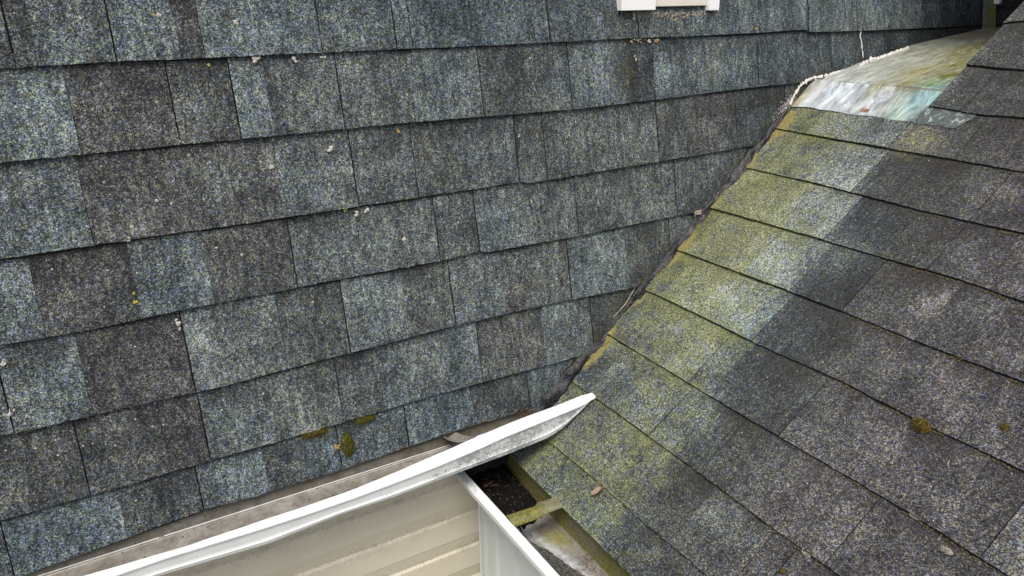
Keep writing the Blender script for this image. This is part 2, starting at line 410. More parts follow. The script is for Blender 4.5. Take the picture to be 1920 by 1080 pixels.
def lay_course(mb, P, bot, top, lo, hi, tabs, rnd, seed, thick, wearfn, clipfn=None, wave=1.0, gap=.0013):
    """one course of laminated shingles. P(along, up, h); bot(along), top(along) are up-slope coordinates"""
    for (a, b, tone, warm, gl, gr_) in tabs:
        g0 = gap if gl else 0.0002
        g1 = gap if gr_ else 0.0002
        a_, b_ = a + g0, b - g1
        lift = rnd.uniform(0, .0012) + (0.0016 if tone > 0.45 else 0.0)
        nx = max(3, int((b_ - a_) / .011)); ns = 12
        du, dv = rnd.uniform(0, 3), rnd.uniform(0, 3)
        skew = rnd.uniform(-.003, .003)
        tj = rnd.uniform(-.012, .012)
        rows = []
        for j in range(ns):
            fj = (j / (ns - 1)) ** 1.15
            row = []
            for i in range(nx):
                al = lerp(a_, b_, i / (nx - 1))
                sb = bot(al) + .0011 * wave * nz(al * 55, seed, 0) + .0012 * wave * nz(al * 160, seed, 4)
                tp = top(al) + 0.022
                s_ = lerp(sb, tp, fj)
                edge = .0006 * nz(s_ * 140, seed + a * 9, i) if i in (0, nx - 1) else 0
                al2 = al + skew * (1 - fj) * (1 if 0 < i < nx - 1 else .4) * .5 + edge
                if clipfn: al2 = clipfn(al2, s_)
                h = (thick + lift) * (1 - .86 * fj) + .0009
                curl = .0022 * wave * max(0, nz(al * 7, seed * 3.1, 9)) * (1 - fj) ** 3
                h += curl + .0006 * nz(al2 * 25, s_ * 25, seed)
                kd, wr = wearfn(al2, s_, tone + tj, warm, fj)
                row.append(mb.vert(P(al2, s_, h), (al2 + du, s_ + dv), kd, wr))
            rows.append(row)
        for j in range(ns - 1):
            for i in range(nx - 1):
                mb.face(rows[j][i], rows[j][i + 1], rows[j + 1][i + 1], rows[j + 1][i], smooth=True)
        # butt edge: upper ply, then a second ply set a little forward in places
        def low(src, al_off, h):
            k = mb.vert(P(*al_off, h), None); mb.uv[k] = mb.uv[src]; mb.c1[k] = (.02, .5, mb.c1[src][2] * .4); mb.c2[k] = (0, .4, 0); return k
        prev = None
        for i in range(nx):
            src = rows[0][i]
            p = Vector(mb.v[src])
            al = lerp(a_, b_, i / (nx - 1))
            ply = .0045 * sst(-.05, .25, nz(al * 4.2, seed * 1.7, 3)) * wave
            al2, s_ = mb.uv[src][0] - du, mb.uv[src][1] - dv
            hm = (thick + lift) * .5
            dup_ = mb.vert(p, mb.uv[src], mb.c1[src], mb.c2[src])
            q = [dup_, low(src, (al2, s_ + .0006), hm), low(src, (al2, s_ - ply), hm - .0004), low(src, (al2, s_ - ply + .0012), -.001)]
            mb.c1[q[2]] = (.14, .5, mb.c1[src][2]);
            if prev:
                for k in range(3): mb.face(prev[k], prev[k + 1], q[k + 1], q[k])
            prev = q
        for i, sgn in ((0, 1), (nx - 1, -1)):
            prev = None
            for j in range(ns):
                src = rows[j][i]
                al2, s_ = mb.uv[src][0] - du, mb.uv[src][1] - dv
                k = low(src, (al2 + sgn * .0002, s_), -.001)
                dup_ = mb.vert(mb.v[src], mb.uv[src], mb.c1[src], mb.c2[src])
                if prev:
                    q = (prev[0], dup_, k, prev[1])
                    mb.face(*(q if sgn < 0 else q[::-1]))
                prev = (dup_, k)
def wear_shadeA(x, s, tone, warm, fj):
    dirt = sst(.5, .8, fj) * .3 * (0.5 + nz(x * 9, s * 3, 2))
    dirt += .05 * sst(.06, .0, fj)
    tone2 = .44 + (tone - .44) * .78 + .012 - .03 * sst(0.3, 1.2, x)
    alg = 0.0
    xv = s * math.sin(THA) / math.tan(THB)
    d = xv - x
    alg = .06 * sst(.3, .0, abs(d)) + .03 * sst(-.9, .6, x)
    alg += .13 * math.exp(-((x - .235) / .05) ** 2 - ((s - .80) / .07) ** 2)
    alg += .10 * math.exp(-((x - .27) / .035) ** 2 - ((s - .72) / .05) ** 2)
    # dark stain along the seam and zinc edge, with contact shade painted in
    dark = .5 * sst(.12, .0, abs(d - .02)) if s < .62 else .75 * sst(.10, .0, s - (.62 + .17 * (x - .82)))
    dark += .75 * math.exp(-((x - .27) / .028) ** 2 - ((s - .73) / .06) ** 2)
    brn = math.exp(-((x - .86) / .03) ** 2) * sst(.62, .70, s) * sst(.83, .75, s) if x > .7 else 0
    cb = hit(1335, 125, AN)
    brn = math.exp(-((x - cb.x) / .022) ** 2 - ((s - cb.dot(AV)) / .035) ** 2)
    # green-brown moss film in the first course above the gutter
    q = sA(590, 812); alg += .5 * math.exp(-((x - q[0]) / .03) ** 2 - ((s - q[1]) / .013) ** 2)
    q = sA(685, 785); alg += .42 * math.exp(-((x - q[0]) / .022) ** 2 - ((s - q[1]) / .012) ** 2)
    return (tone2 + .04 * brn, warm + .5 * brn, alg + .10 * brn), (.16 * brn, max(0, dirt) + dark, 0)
mb = MB()
for k in range(-4, 7):
    pts = LA[k]; nxt = LA[k - 1] if k > -4 else [(0, 1.525)]
    cuts = []
    for (px, py, tn, wm, gp) in A_TABS.get(k, []):
        cuts.append((sA(px, py)[0], tn, wm, gp))
    hi = 1.735 if k <= 1 else (sum(p_[1] for p_ in pts) / len(pts) + .14) / math.tan(THB) + .07
    tb = tabs_for(cuts, -2.1, hi, RND)
    lay_course(mb, PA, lambda x, p_=pts: interp(p_, x), lambda x, p_=nxt: interp(p_, x), -2.1, hi, tb, RND, 11 + k * 2.3, .0068, wear_shadeA)
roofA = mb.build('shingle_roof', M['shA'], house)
mb = MB()
mb.quad(PA(-2.1, .0, .0006), PA(1.9, .0, .0006), PA(1.9, 1.54, .0006), PA(-2.1, 1.54, .0006))
mb.quad(PA(-2.1, 1.54, -.03), PA(1.9, 1.54, -.03), PA(1.9, .0, -.03), PA(-2.1, .0, -.03))
mb.quad(PA(-2.1, 0, -.03), PA(1.9, 0, -.03), PA(1.9, 0, .0006), PA(-2.1, 0, .0006))
mb.build('roof_felt', M['felt'], roofA)
# flat top of the steep roof, out of the picture
mb = MB(); mb.box((-2.1, .24, 1.50), (2.4, 3.0, 1.53)); mb.build('flat_roof', M['felt'], house)

# siding below the gutter: bevelled boards with a ledge at each lap
WY = -0.010
mb = MB()
zt = -0.022
SH = 0.0945
zs = [-0.2205 + SH * k for k in range(2, -26, -1)]        # ledge heights
nxs = 60
def sd_row(z, y, dirt, cove):
    row = []
    for i in range(nxs):
        x = lerp(-2.1, interp([(-.160, -.2045), (-.15, -.214), (-.135, -.236), (-.12, -.252), (-.108, -.2655)], z), i / (nxs - 1))
        row.append(mb.vert((x, WY + y + .0006 * nz(x * 3, z * 7, 1), z + .0008 * nz(x * 2, z * 9, 5)), None, (dirt, cove, 0)))
    return row
prev = None
for z in zs:
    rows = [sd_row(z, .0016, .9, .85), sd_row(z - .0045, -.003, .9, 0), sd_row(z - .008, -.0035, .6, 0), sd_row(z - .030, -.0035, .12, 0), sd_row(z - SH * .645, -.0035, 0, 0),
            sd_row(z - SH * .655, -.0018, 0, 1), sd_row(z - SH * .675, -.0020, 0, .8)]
    if prev: rows.insert(0, prev)
    for a_, b_ in zip(rows, rows[1:]):
        for i in range(nxs - 1): mb.face(a_[i], b_[i], b_[i + 1], a_[i + 1])
    prev = rows[-1]
siding = mb.build('siding_wall', M['siding'], house)
mb = MB(); mb.box((-2.1, .004, -2.6), (1.9, .05, -0.06)); mb.build('wall_core', M['felt'], siding)

# ---------------- gutter under the steep roof
def survey(pts, y):
    out = sorted((hit(px, py, Y, y).x, hit(px, py, Y, y).z) for px, py in pts)
    return [(-2.0, out[0][1])] + out + [(.06, out[-1][1])]
RIM = survey([(150,1081),(250,1052),(350,1022),(480,979),(580,946),(670,914),(760,877),(820,850),(900,816),(950,794),(1040,761),(1090,741),(1106,737)], -.0885)
ROUT = survey([(220,1077),(310,1046),(480,994),(580,962),(670,931),(760,897),(820,874),(900,840),(950,817),(1040,781),(1095,758),(1109,747)], -.1045)
LOW = survey([(300,1080),(500,1021),(640,965),(740,932),(840,894),(950,853),(1022,824),(1037,816),(1060,800),(1088,773),(1108,750)], -.105)
XS = [lerp(-2.0, .05, i / 140) for i in range(141)]
def rimz(x): return interp(RIM, x) + .0012 * nz(x * 14, 3, 0)
gut = MB()
def prof(x):
    ri, ro, lo = rimz(x), interp(ROUT, x), interp(LOW, x)
    mid = lerp(ro, lo, .62)
    return [(-.092, ri - .008), (-.0885, ri - .001), (-.091, ri + .0005), (-.1035, ro + .002), (-.1055, ro), (-.1055, ro - .003), (-.1035, ro - .0045),
            (-.1038, mid), (-.1050, lerp(mid, lo, .3)), (-.1062, lerp(mid, lo, .38)), (-.1050, lo + .001), (-.098, lo - .002)]
cols_ = []
for x in XS:
    mild = sst(-.75, -.15, x)
    row = []
    for j, (y, z) in enumerate(prof(x)):
        row.append(gut.vert((x, y, z), None, (mild * (1.0 if j > 5 else .05), 0, 0)))
    cols_.append(row)
for a_, b_ in zip(cols_, cols_[1:]):
    for j in range(len(a_) - 1): gut.face(a_[j], a_[j + 1], b_[j + 1], b_[j], smooth=False)
gutterA = gut.build('gutter', M['enamel'], house)
# bottom and back, grimy inside
ins = MB()
XI = [x for x in XS if x < -.055]
def rowi(fn): return [ins.vert(*fn(x)) for x in XI]
FZ = -.042
def fl(x): return min(interp(LOW, x) - .001, FZ - .006)
rws = [rowi(lambda x: ((x, -.0015, -.002), None, (.85 + .3 * nz(x * 10, 1, 1), .16, 0))), rowi(lambda x: ((x, -.0025, -.016), None, (.55 + .6 * nz(x * 8, 2, 2), .10, 0))),
       rowi(lambda x: ((x, -.0038, -.0290), None, (.25 + .4 * nz(x * 8, 5, 2), .0, 0))), rowi(lambda x: ((x, -.0060, -.0315), None, (.15, 0, 0))),
       rowi(lambda x: ((x, -.03, -.0345), None, (.25 + .9 * nz(x * 9, 1, 0), 0, 0))), rowi(lambda x: ((x, -.06, -.0375), None, (.2 + .9 * nz(x * 12, 7, 0), 0, 0))),
       rowi(lambda x: ((x, -.078, lerp(-.040, max(-.040, interp(LOW, x) + .002), .6)), None, (.1 + .5 * max(0, nz(x * 20, 7, 0)), 0, .3))),
       rowi(lambda x: ((x, -.0935, max(-.038, interp(LOW, x) + .004)), None, (.5, 0, 0))), rowi(lambda x: ((x, -.0925, rimz(x) - .009), None, (.4, 0, 0)))]
for a_, b_ in zip(rws, rws[1:]):
    for i in range(len(XI) - 1): ins.face(a_[i], a_[i + 1], b_[i + 1], b_[i])
# underside, seen from below
u = [rowi(lambda x: ((x, .0185, -.002), None, (0, 0, 0))), rowi(lambda x: ((x, .0185, fl(x)), None, (0, 0, 0))), rowi(lambda x: ((x, -.0975, interp(LOW, x) - .002), None, (0, 0, 0)))]
for a_, b_ in zip(u, u[1:]):
    for i in range(len(XI) - 1): ins.face(a_[i], b_[i], b_[i + 1], a_[i + 1])
inA = ins.build('gutter_channel', M['grime'], gutterA)
# thin bright line: the folded hem where back and floor meet
for (xa, xb) in ((-2.0, -.862), (-.852, -.27), (-.215, -.12)):
    mb = MB(); n_ = 50
    for i in range(n_):
        x0, x1 = lerp(xa, xb, i / n_), lerp(xa, xb, (i + 1) / n_)
        def pt(x, k): return (x, -.0052 + .0007 * k, -.0300 + .0016 * k + .0005 * nz(x * 60, 2, 0))
        mb.quad(pt(x0, 0), pt(x1, 0), pt(x1, 1), pt(x0, 1)); pass
    mb.build('hem', M['enamel'], inA)
# hidden strap that ties the gutter to the roof near its end
mb = MB()
xs_ = hit(838, 822, Y, 0).x
def strap(u_, v_):
    x = xs_ + lerp(-.016, .018, v_) + .012 * u_
    y = lerp(.014, -.089, u_)
    z = lerp(-.006, rimz(x) - .003, u_) + .004 * math.cos(v_ * math.pi * 2) - .008 * math.sin(u_ * math.pi)
    return ((x, y, z), None, (.15, 0, 0))
mb.grid(10, 9, strap)
mb.build('hanger_strap', M['grime'], gutterA)

# ---------------- window above
win = None
WYf = 0.112
def trimbox(mb_, x0, x1, z0, z1, y0, y1): mb_.box((x0, y0, z0), (x1, y1, z1))
x165, x230 = hit(1166, 10, Y, WYf).x, hit(1230, 10, Y, WYf).x
x332, x348 = hit(1331, 10, Y, WYf).x, hit(1349, 10, Y, WYf).x
zb = hit(1200, 19.5, Y, WYf).z
zb2 = hit(1340, 19.5, Y, WYf).z
mb = MB(); mb.box((x230 + .001, .150, zb + .003), (x332 - .001, .30, 1.34)); win = mb.build('window', M['glass_dark'], house)
mb = MB(); mb.box((x165, WYf, zb), (x230, .24, 1.40)); mb.build('trim_board', M['trim'], win, bevel=.0012)
mb = MB(); mb.box((x332, WYf, zb2), (x348, .24, 1.40)); mb.build('trim_board', M['trim'], win, bevel=.0012)
mb = MB(); mb.box((x165 - .02, WYf - .01, 1.401), (x348 + .05, .26, 1.47)); mb.build('head_board', M['trim'], win, bevel=.0012)
zs_ = hit(1280, 11.5, Y, .122).z
mb = MB(); mb.box((x230 + .0005, .122, zs_), (x332 - .0005, .149, zs_ + .06))
mb.box((x230 + .0005, .128, zs_ + .061), (x332 - .0005, .149, zs_ + .12))
mb.build('sill_board', M['cream'], win, bevel=.0015)

# ---------------- cheek wall in the far corner, with its flashing
XC = 1.735
mb = MB(); R2 = random.Random(8)
def PC(al, s, h): return Vector((XC - h, .19 - al, s))
def shadeC(x, s, tone, warm, fj): return (tone - .15, .35, .02), (0, .35, 0)  # tone lowered throughout: the shade on this wall is put into its colour
for k in range(6):
    z0 = .70 + k * .1435
    tb = tabs_for([], 0.0, .62, R2)
    lay_course(mb, PC, lambda x, z=z0: z, lambda x, z=z0: z + .1435, 0, .62, tb, R2, 60 + k, .006, shadeC)
mb.box((XC + .002, -.43, .5), (XC + .05, .25, 1.55))
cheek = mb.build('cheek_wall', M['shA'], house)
q0, q1 = hit(1858, 5, X, XC - .02), hit(1874, 5, X, XC - .02)
mb = MB(); mb.box((XC - .022, q1.y, q0.z - .004), (XC - .007, q0.y, 1.2)); mb.build('trim_board', M['trim'], cheek, bevel=.001)
mb = MB(); mb.box((1.2, -.42, 1.30), (XC - .001, .10, 1.34)); mb.build('shade_board', M['trim'], cheek)  # unseen board added above the view to shade the cheek wall
# inside-corner strip, green with algae
t = NT('green_corner_strip'); co = t.coord(); kd = t.sep(t.n('ShaderNodeAttribute', attribute_name='kind').outputs['Color'])
c = t.mix(t.math('MULTIPLY', kd[0], t.ramp(t.noise(co, 60, 5, .7), [(.3, .5), (.7, 1.0)])), t.ramp(t.noise(co, 80, 4), [(.3, (.10, .12, .10)), (.7, (.26, .29, .25))]), t.ramp(t.noise(co, 120, 4), [(.3, (.07, .085, .012)), (.7, (.23, .24, .035))]))
t.bump(t.noise(co, 150, 4), .4, .002); M['strip'] = t.done(c, .75)
mb = MB()
xl, xr = sA(1835, 25)[0], sA(1856, 25)[0]
def stf(u_, v_):
    s_ = lerp(.77, 1.45, v_)
    x = lerp(xl, min(xr, XC - .012), u_) + .0015 * nz(s_ * 20, u_ * 2, 0)
    return (PA(x, s_, .012 + .010 * u_ * u_ + .001 * nz(s_ * 30, u_ * 3, 1)), None, (sst(.3, .6, u_ + .15 * nz(s_ * 20, 0, 0)), 0, 0))
mb.grid(9, 60, stf)
mb.build('corner_flashing', M['strip'], house)

# ================================================================== WING ROOF
B_LINES = {-2: [(1880,48),(1917,43)], -1: [(1813,125),(1873,132),(1917,135)], 0: [(1745,203),(1830,218),(1913,224)],
1: [(1453,243),(1580,267),(1707,289),(1790,303),(1913,325)], 2: [(1397,317),(1530,347),(1580,360),(1723,397),(1913,440)],
3: [(1333,393),(1463,430),(1657,487),(1793,525),(1913,567)], 4: [(1280,475),(1397,518),(1580,587),(1793,672),(1913,717)],
5: [(1215,548),(1280,578),(1430,652),(1580,718),(1723,793),(1913,883)], 6: [(1157,638),(1280,713),(1403,787),(1563,880),(1703,963),(1887,1080)],
7: [(1077,720),(1160,778),(1280,865),(1457,997),(1573,1080)], 8: [(1023,823),(1120,903),(1207,980),(1280,1040)]}
LB = {k: sorted(sB(*q) for q in v) for k, v in B_LINES.items()}
for k in (-3, -4, -5, -6): LB[k] = [(0, 1.0716 - k * .1435)]
LB[9] = [(-2, -.1605), (0, -.1605)]
YC = -0.2585                                              # cut edge of the upper courses
B_CUTS = {
-1: [],
0: [(1845,165,.36,.7,1)],
1: [(1530,235,.50,.5,0),(1620,240,.46,.3,0),(1680,265,.40,.7,1),(1800,285,.34,.8,0)],
2: [(1475,275,.44,.5,1),(1558,290,.49,.5,0),(1640,315,.37,.6,1),(1715,330,.34,.7,0),(1860,370,.35,.7,1)],
3: [(1500,385,.49,.4,1),(1592,400,.33,.2,0),(1700,430,.38,.75,0),(1768,475,.36,.6,1),(1880,500,.36,.7,0)],
4: [(1440,465,.49,.35,1),(1535,490,.33,.2,0),(1620,540,.40,.75,1),(1760,590,.35,.6,0)],
5: [(1370,555,.48,.2,1),(1450,600,.34,.3,0),(1550,650,.40,.75,0),(1690,700,.36,.6,0),(1850,760,.37,.7,1)],
6: [(1340,665,.36,.3,1),(1410,720,.35,.5,0),(1510,765,.40,.7,1),(1690,840,.36,.6,0)],
7: [(1290,740,.38,.4,1),(1360,835,.37,.6,1),(1480,870,.42,.7,0),(1655,930,.37,.6,1)],
8: [(1215,800,.36,.5,0),(1330,930,.41,.6,0),(1425,1035,.37,.6,1),(1480,1050,.36,.6,1)],
9: [(1050,880,.36,.3,1),(1190,1020,.35,.5,1)]}
def yvalley(u_): return u_ * math.sin(THB) / math.tan(THA) - .010
def wearB(y, u_, tone, warm, fj):
    d = yvalley(u_) - y                                   # distance from the valley
    hi_ = sst(.0, .5, u_)
    n_ = .05 * nz(y * 7, u_ * 7, 3) + .03 * nz(y * 22, u_ * 9, 8)
    fade_a = lerp(.26, .205, hi_)
    leach_ = lambda d, n_: sst(.13, .22, d + n_) * sst(.42, .32, d + n_ * 1.6)
    n_ += .07 * nz(y * 14, u_ * 4, 5)
    tb_ = nz(tone * 210, warm * 9, 3)
    alg = (lerp(.01, .50, hi_) + .16 * tb_ + .20 * nz(y * 16, u_ * 16, 7)) * sst(fade_a + .13, fade_a - .10, d + n_)
    alg += .12 * sst(.8, .2, d) * sst(.3, -.1, u_) + .14 * leach_(d, n_)
    alg -= .22 * sst(.65, .85, u_) * sst(.1, .2, d)
    if u_ > .78: alg *= .75
    alg += .22 * (sst(.66, .80, fj) + sst(.07, .0, fj)) * sst(.45, .25, d)
    q = (y + .10) ** 2 / .002 + (u_ + .10) ** 2 / .0025
    alg += .35 * math.exp(-q)
    leach = (1 + .5 * tb_) * sst(.13, .22, d + n_) * sst(.44, .29, d + n_ * 1.6) * lerp(.35, 1.0, sst(.12, .3, u_)) * sst(.93, .75, u_)
    dark = .42 * sst(.31, .44, d + n_) * sst(.70, .45, d + n_) * lerp(.5, 1.0, hi_)
    dirt = sst(.55, .80, fj) * .5 * (0.55 + nz(y * 10, u_ * 4, 2)) * sst(-.1, .3, d)
    warm2 = warm + .42 * sst(.35, .8, d) - .05 * leach - .3 * dark
    solid = max(0, 1 - (d - .010) / (.036 + .035 * nz(u_ * 22, 2, 2))) * (.62 + 1.7 * nz(u_ * 9, 5, 2)) * sst(-.05, .05, u_)
    tan = math.exp(-((y + .30) / .05) ** 2 - ((u_ - .965) / .05) ** 2)
    solid += .0
    return (tone + .05 * tan + .015 - .035 * sst(.4, .8, d), warm2 + .5 * tan, max(0, alg) + .38 * tan), (leach * .30, max(0, dirt) + dark, solid)
mb = MB(); RB = random.Random(21)
for k in range(-6, 10):
    pts = LB[k]; nxt = LB[k - 1] if k > -6 else [(0, 2.08)]
    cuts = sorted((sB(c_[0], c_[1])[0], *c_[2:]) for c_ in B_CUTS.get(k, []))
    # in the list a cut opens the tab towards the viewer (smaller y); shift looks accordingly
    hi = YC if k <= 0 else (sum(p_[1] for p_ in pts) / len(pts) + .15) * math.sin(THB) / math.tan(THA) + .03
    if cuts:
        sh_ = []
        firsttone = {1: (.38, .5), 2: (.45, .6), 3: (.48, .6), 4: (.47, .6), 5: (.50, .5), 6: (.42, .5), 7: (.42, .5), 8: (.40, .5), 9: (.38, .4)}.get(k, (.38, .6))
        for i, c_ in enumerate(cuts):
            nxt_look = cuts[i + 1][1:3] if i + 1 < len(cuts) else firsttone
            sh_.append((c_[0], nxt_look[0], nxt_look[1], c_[3]))
        y0 = cuts[0][0] - RB.uniform(.15, .24)
        sh_.insert(0, (y0, cuts[0][1], cuts[0][2], 1))
        cuts = [c_ for c_ in sh_ if c_[0] < hi - .01]
    tb = tabs_for(cuts, -1.5, hi, RB) if cuts else tabs_for([(-.9 - RB.random() * .1, .36, .7, 1), (-.7, .38, .7, 1), (-.52, .35, .7, 0), (-.40, .37, .7, 1)], -1.5, hi, RB)
    # last tab runs on to the valley
    a_, b_, *rest = tb[-1]
    if b_ - a_ > .5 and k > 0:
        pass
    clip = (lambda y, u_: min(y, yvalley(u_))) if k > 0 else None
    lay_course(mb, PB, lambda y, p_=pts: interp(p_, y), lambda y, p_=nxt: interp(p_, y), -1.5, hi, tb, RB, 41 + k * 1.9,   .0056, wearB, clip, .9, .0008)
roofB = mb.build('shingle_roof', M['shB'], wing)
mb = MB()
ut = .1 + .815 / math.cos(THB)
mb.quad(PB(-1.5, -.157, .0006), PB(-1.5, 1.0, .0006), PB(yvalley(1.0), 1.0, .0006), PB(yvalley(-.157), -.157, .0006))
mb.quad(PB(-1.5, 1.0, .0006), PB(-1.5, 2.09, .0006), PB(YC - .001, 2.09, .0006), PB(YC - .001, 1.0, .0006))
mb.quad(PB(YC, 1.0, .0006), PB(YC, 2.09, .0006), PB(YC, 2.09, -.35), PB(YC, 1.0, -.25))
mb.quad(PB(-1.5, -.157, .0006), PB(.0, -.157, .0006), PB(.0, -.157, -.012), PB(-1.5, -.157, -.012))
mb.build('roof_felt', M['felt'], roofB)

# ---------------- zinc flashing
ZC = [(1495,190,165,150,110),(1520,190,190,190,190),(1545,195,200,203,205),(1580,195,195,198,200),(1500,162,200,200,195),(1550,180,188,194,197),(1560,200,205,207,205),(1600,180,182,188,194),(1620,205,205,205,200),(1650,190,165,163,168),(1680,185,150,155,142),
(1690,215,165,185,165),(1700,200,142,165,158),(1720,190,122,155,162),(1750,185,128,160,155),(1765,172,112,145,120),(1650,160,178,172,140),(1700,158,150,142,90),(1740,160,125,150,105),(1780,142,128,125,62),
(1800,120,130,125,68),(1650,135,180,180,166),(1600,148,190,190,178),(1700,115,186,186,172),(1750,100,170,165,148),(1720,135,165,155,110),(1800,82,172,172,158),(1800,100,145,140,95),(1850,64,160,150,120),(1830,85,135,130,85),
(1740,226,120,130,128),(1800,235,80,95,90),(1770,225,75,82,82),(1820,230,80,105,98)]
def lin(c): c /= 255; return c / 12.92 if c < .04045 else ((c + .055) / 1.055) ** 2.4
ZP = []
for (px, py, r, g, b) in ZC:
    p = hit(px, py, BN)
    m_ = (r + g + b) / 3; r, g, b = [m_ + (q_ - m_) * (.85 if py > 168 else 1.35) for q_ in (r, g, b)]
    kk = .74 if py > interp([(1490, 150), (1522, 148), (1640, 165), (1763, 170), (1900, 170)], px) else .52
    ZP.append((px, py, lin(r) * kk, lin(g) * kk, lin(b) * kk))
def pix(p):
    d = Vector(p) - CAM; z = d.dot(FWD)
    return 960 + F_PX * d.dot(RGT) / z, 540 - F_PX * d.dot(UPV) / z
mb = MB()
UL, UC_ = .815 / math.cos(THB), .905 / math.cos(THB)
A_EDGE = [(.80, .600), (.82, .621), (.937, .669), (1.104, .705), (1.308, .737), (1.518, .759), (1.73, .778)]
def zmetal(x, y):
    # low part lies on the wing roof, above the crease it eases to the fall of the trough
    zb_ = x * math.tan(THB)
    za = interp(A_EDGE, x)
    oo = lerp(.0070, .0050, sst(.815, .86, x))
    if x <= .905: return zb_ + oo
    f = sst(.905, .96, x)
    zt_ = .674 + .005 + (x - .905) * .16
    # towards the wall the sheet follows the surveyed edge, towards the cut roof it lies a little lower
    v_ = (y - YC) / (.12 - YC)
    edge = za + .005
    return lerp(min(zb_ + .005, lerp(zt_, edge, .75)), lerp(zt_, edge, sst(0.1, .9, v_)), .9)
# patina table sampled where each point of the sheet was surveyed (world positions of the survey points)
ZW = []
for (px, py, r, g, b) in ZP:
    d = ray(px, py); best = None
    for k in range(400):
        tt = 1.2 + k * .006
        p = CAM + d * tt
        if p.z < zmetal(max(.8, p.x), max(YC, min(.12, p.y))) if p.x > .8 else p.z < p.x * math.tan(THB): best = p; break
    if best is None: best = CAM + d * 3
    ZW.append((best.x, best.y, r, g, b))
def patina(x, y):
    sw = 0; c = [0, 0, 0]
    for (a_, b_, r, g, b) in ZW:
        dd = ((x - a_) * .55) ** 2 + (y - b_) ** 2 + 1e-5
        w_ = 1 / dd ** 1.25; sw += w_
        c[0] += r * w_; c[1] += g * w_; c[2] += b * w_
    return tuple(q / sw for q in c)
def yA(x): return interp(A_EDGE, x) / math.tan(THA)
rust = hit(1618, 215, BN)
def zf(u_, v_):
    x = lerp(.8135, 1.735, v_ ** 1.35)
    ytop = yA(x) + .006 + .003 * nz(x * 40, 0, 2)
    ylo = YC + .0005
    y = lerp(ylo, ytop, u_)
    if v_ == 0: x += .0065 * nz(y * 16, 1, 0) + .002 * nz(y * 50, 2, 0)
    z = zmetal(x, y)
    if v_ < .06: z += .003 * max(0, nz(y * 12, 4, 0)) + .001
    if x > .9: z += .0018 * nz(x * 9, y * 14, 2)
    ru = math.exp(-((x - rust.x - .004) / .008) ** 2 - ((y - rust.y) / .012) ** 2)
    return ((x, y, z), (x, y), patina(x, y), (sst(-.225, -.262, y + .01 * nz(x * 30, y * 20, 0)) * sst(.87, .85, x), 1.0 if ru > .45 + .3 * nz(x * 200, y * 200, 0) else 0, sst(.92, .90, x)))
mb.grid(70, 130, zf, flip=True)
flash = mb.build('metal_flashing', M['zinc'], wing)
# tongue that runs on under the shingles
mb = MB()
def zf2(u_, v_):
    y = lerp(-.372, YC + .0005, u_)
    x0 = .8135 + .0065 * nz(y * 16, 1, 0) + .002 * nz(y * 50, 2, 0)
    x = lerp(x0 + (.024 * sst(-.352, -.372, y)), .880, v_)
    return ((x, y, x * math.tan(THB) + lerp(.0072, .0030, v_) + .0006 * nz(y * 30, x * 20, 0)), (x, y), (.09, .11, .10), (1, 0, 0))
mb.grid(20, 10, zf2, flip=True)
mb.build('flashing_tongue', M['zinc'], flash)
# dark thickness of the sheet's lower edge
mb = MB()
for i in range(60):
    def e_(y): return (.8135 + .0065 * nz(y * 16, 1, 0) + .002 * nz(y * 50, 2, 0) + .0004)
    y0, y1 = lerp(-.37, .103, i / 60), lerp(-.37, .103, (i + 1) / 60)
    mb.quad((e_(y0), y0, e_(y0) * math.tan(THB) + .006), (e_(y1), y1, e_(y1) * math.tan(THB) + .0075), (e_(y1) + .004, y1, e_(y1) * math.tan(THB) + .003), (e_(y0) + .004, y0, e_(y0) * math.tan(THB) + .003))
mb.build('folded_edge', M['felt'], flash)

# ---------------- tar seam in the valley
PATH = [(1012,768,17),(1035,738,26),(1060,706,22),(1095,670,18),(1130,641,20),(1148,618,12),(1168,595,14),(1192,558,22),(1208,540,24),(1222,523,13),(1238,503,15),(1262,470,22),(1278,455,16),(1292,437,18),(1318,402,20),(1330,388,13),(1350,368,17),(1374,338,24),(1400,304,26),(1418,281,19),(1440,252,11),(1462,222,8),(1474,206,6)]
mb = MB()
pts3 = []
for (px, py, w_) in PATH:
    p = hit(px, py, AN, .007); pts3.append((p, w_ * (p - CAM).dot(FWD) / F_PX * .84))
seq = []
for (p, a_), (q, b_) in zip(pts3, pts3[1:]):
    n_ = max(2, int((q - p).length / .006))
    for i in range(n_): seq.append((p.lerp(q, i / n_), lerp(a_, b_, i / n_)))
NB = Vector((-.45, -.62, .64)).normalized()
ids = []
for i, (p, r_) in enumerate(seq):
    tng = (seq[min(i + 1, len(seq) - 1)][0] - seq[max(i - 1, 0)][0]).normalized()
    side = tng.cross(NB).normalized()
    row = []
    for k in range(13):
        a_ = math.pi * k / 12
        rr = r_ * (1 + .40 * nz(i * .16, 7, k * .12) + .16 * nz(i * .7, 2, k * .3))
        hh = .25 + .50 * nz(i * .13, k * .5, 5) + .30 * nz(i * .45, k * .9, 8)
        row.append(mb.vert(p + side * math.cos(a_) * rr + NB * (math.sin(a_) * (r_ * (.16 + hh) + .012) - .012)))
    ids.append(row)
for a_, b_ in zip(ids, ids[1:]):
    for k in range(12): mb.face(a_[k], a_[k + 1], b_[k + 1], b_[k], smooth=True)
seam = mb.build('tar_seam', M['tar'], house)
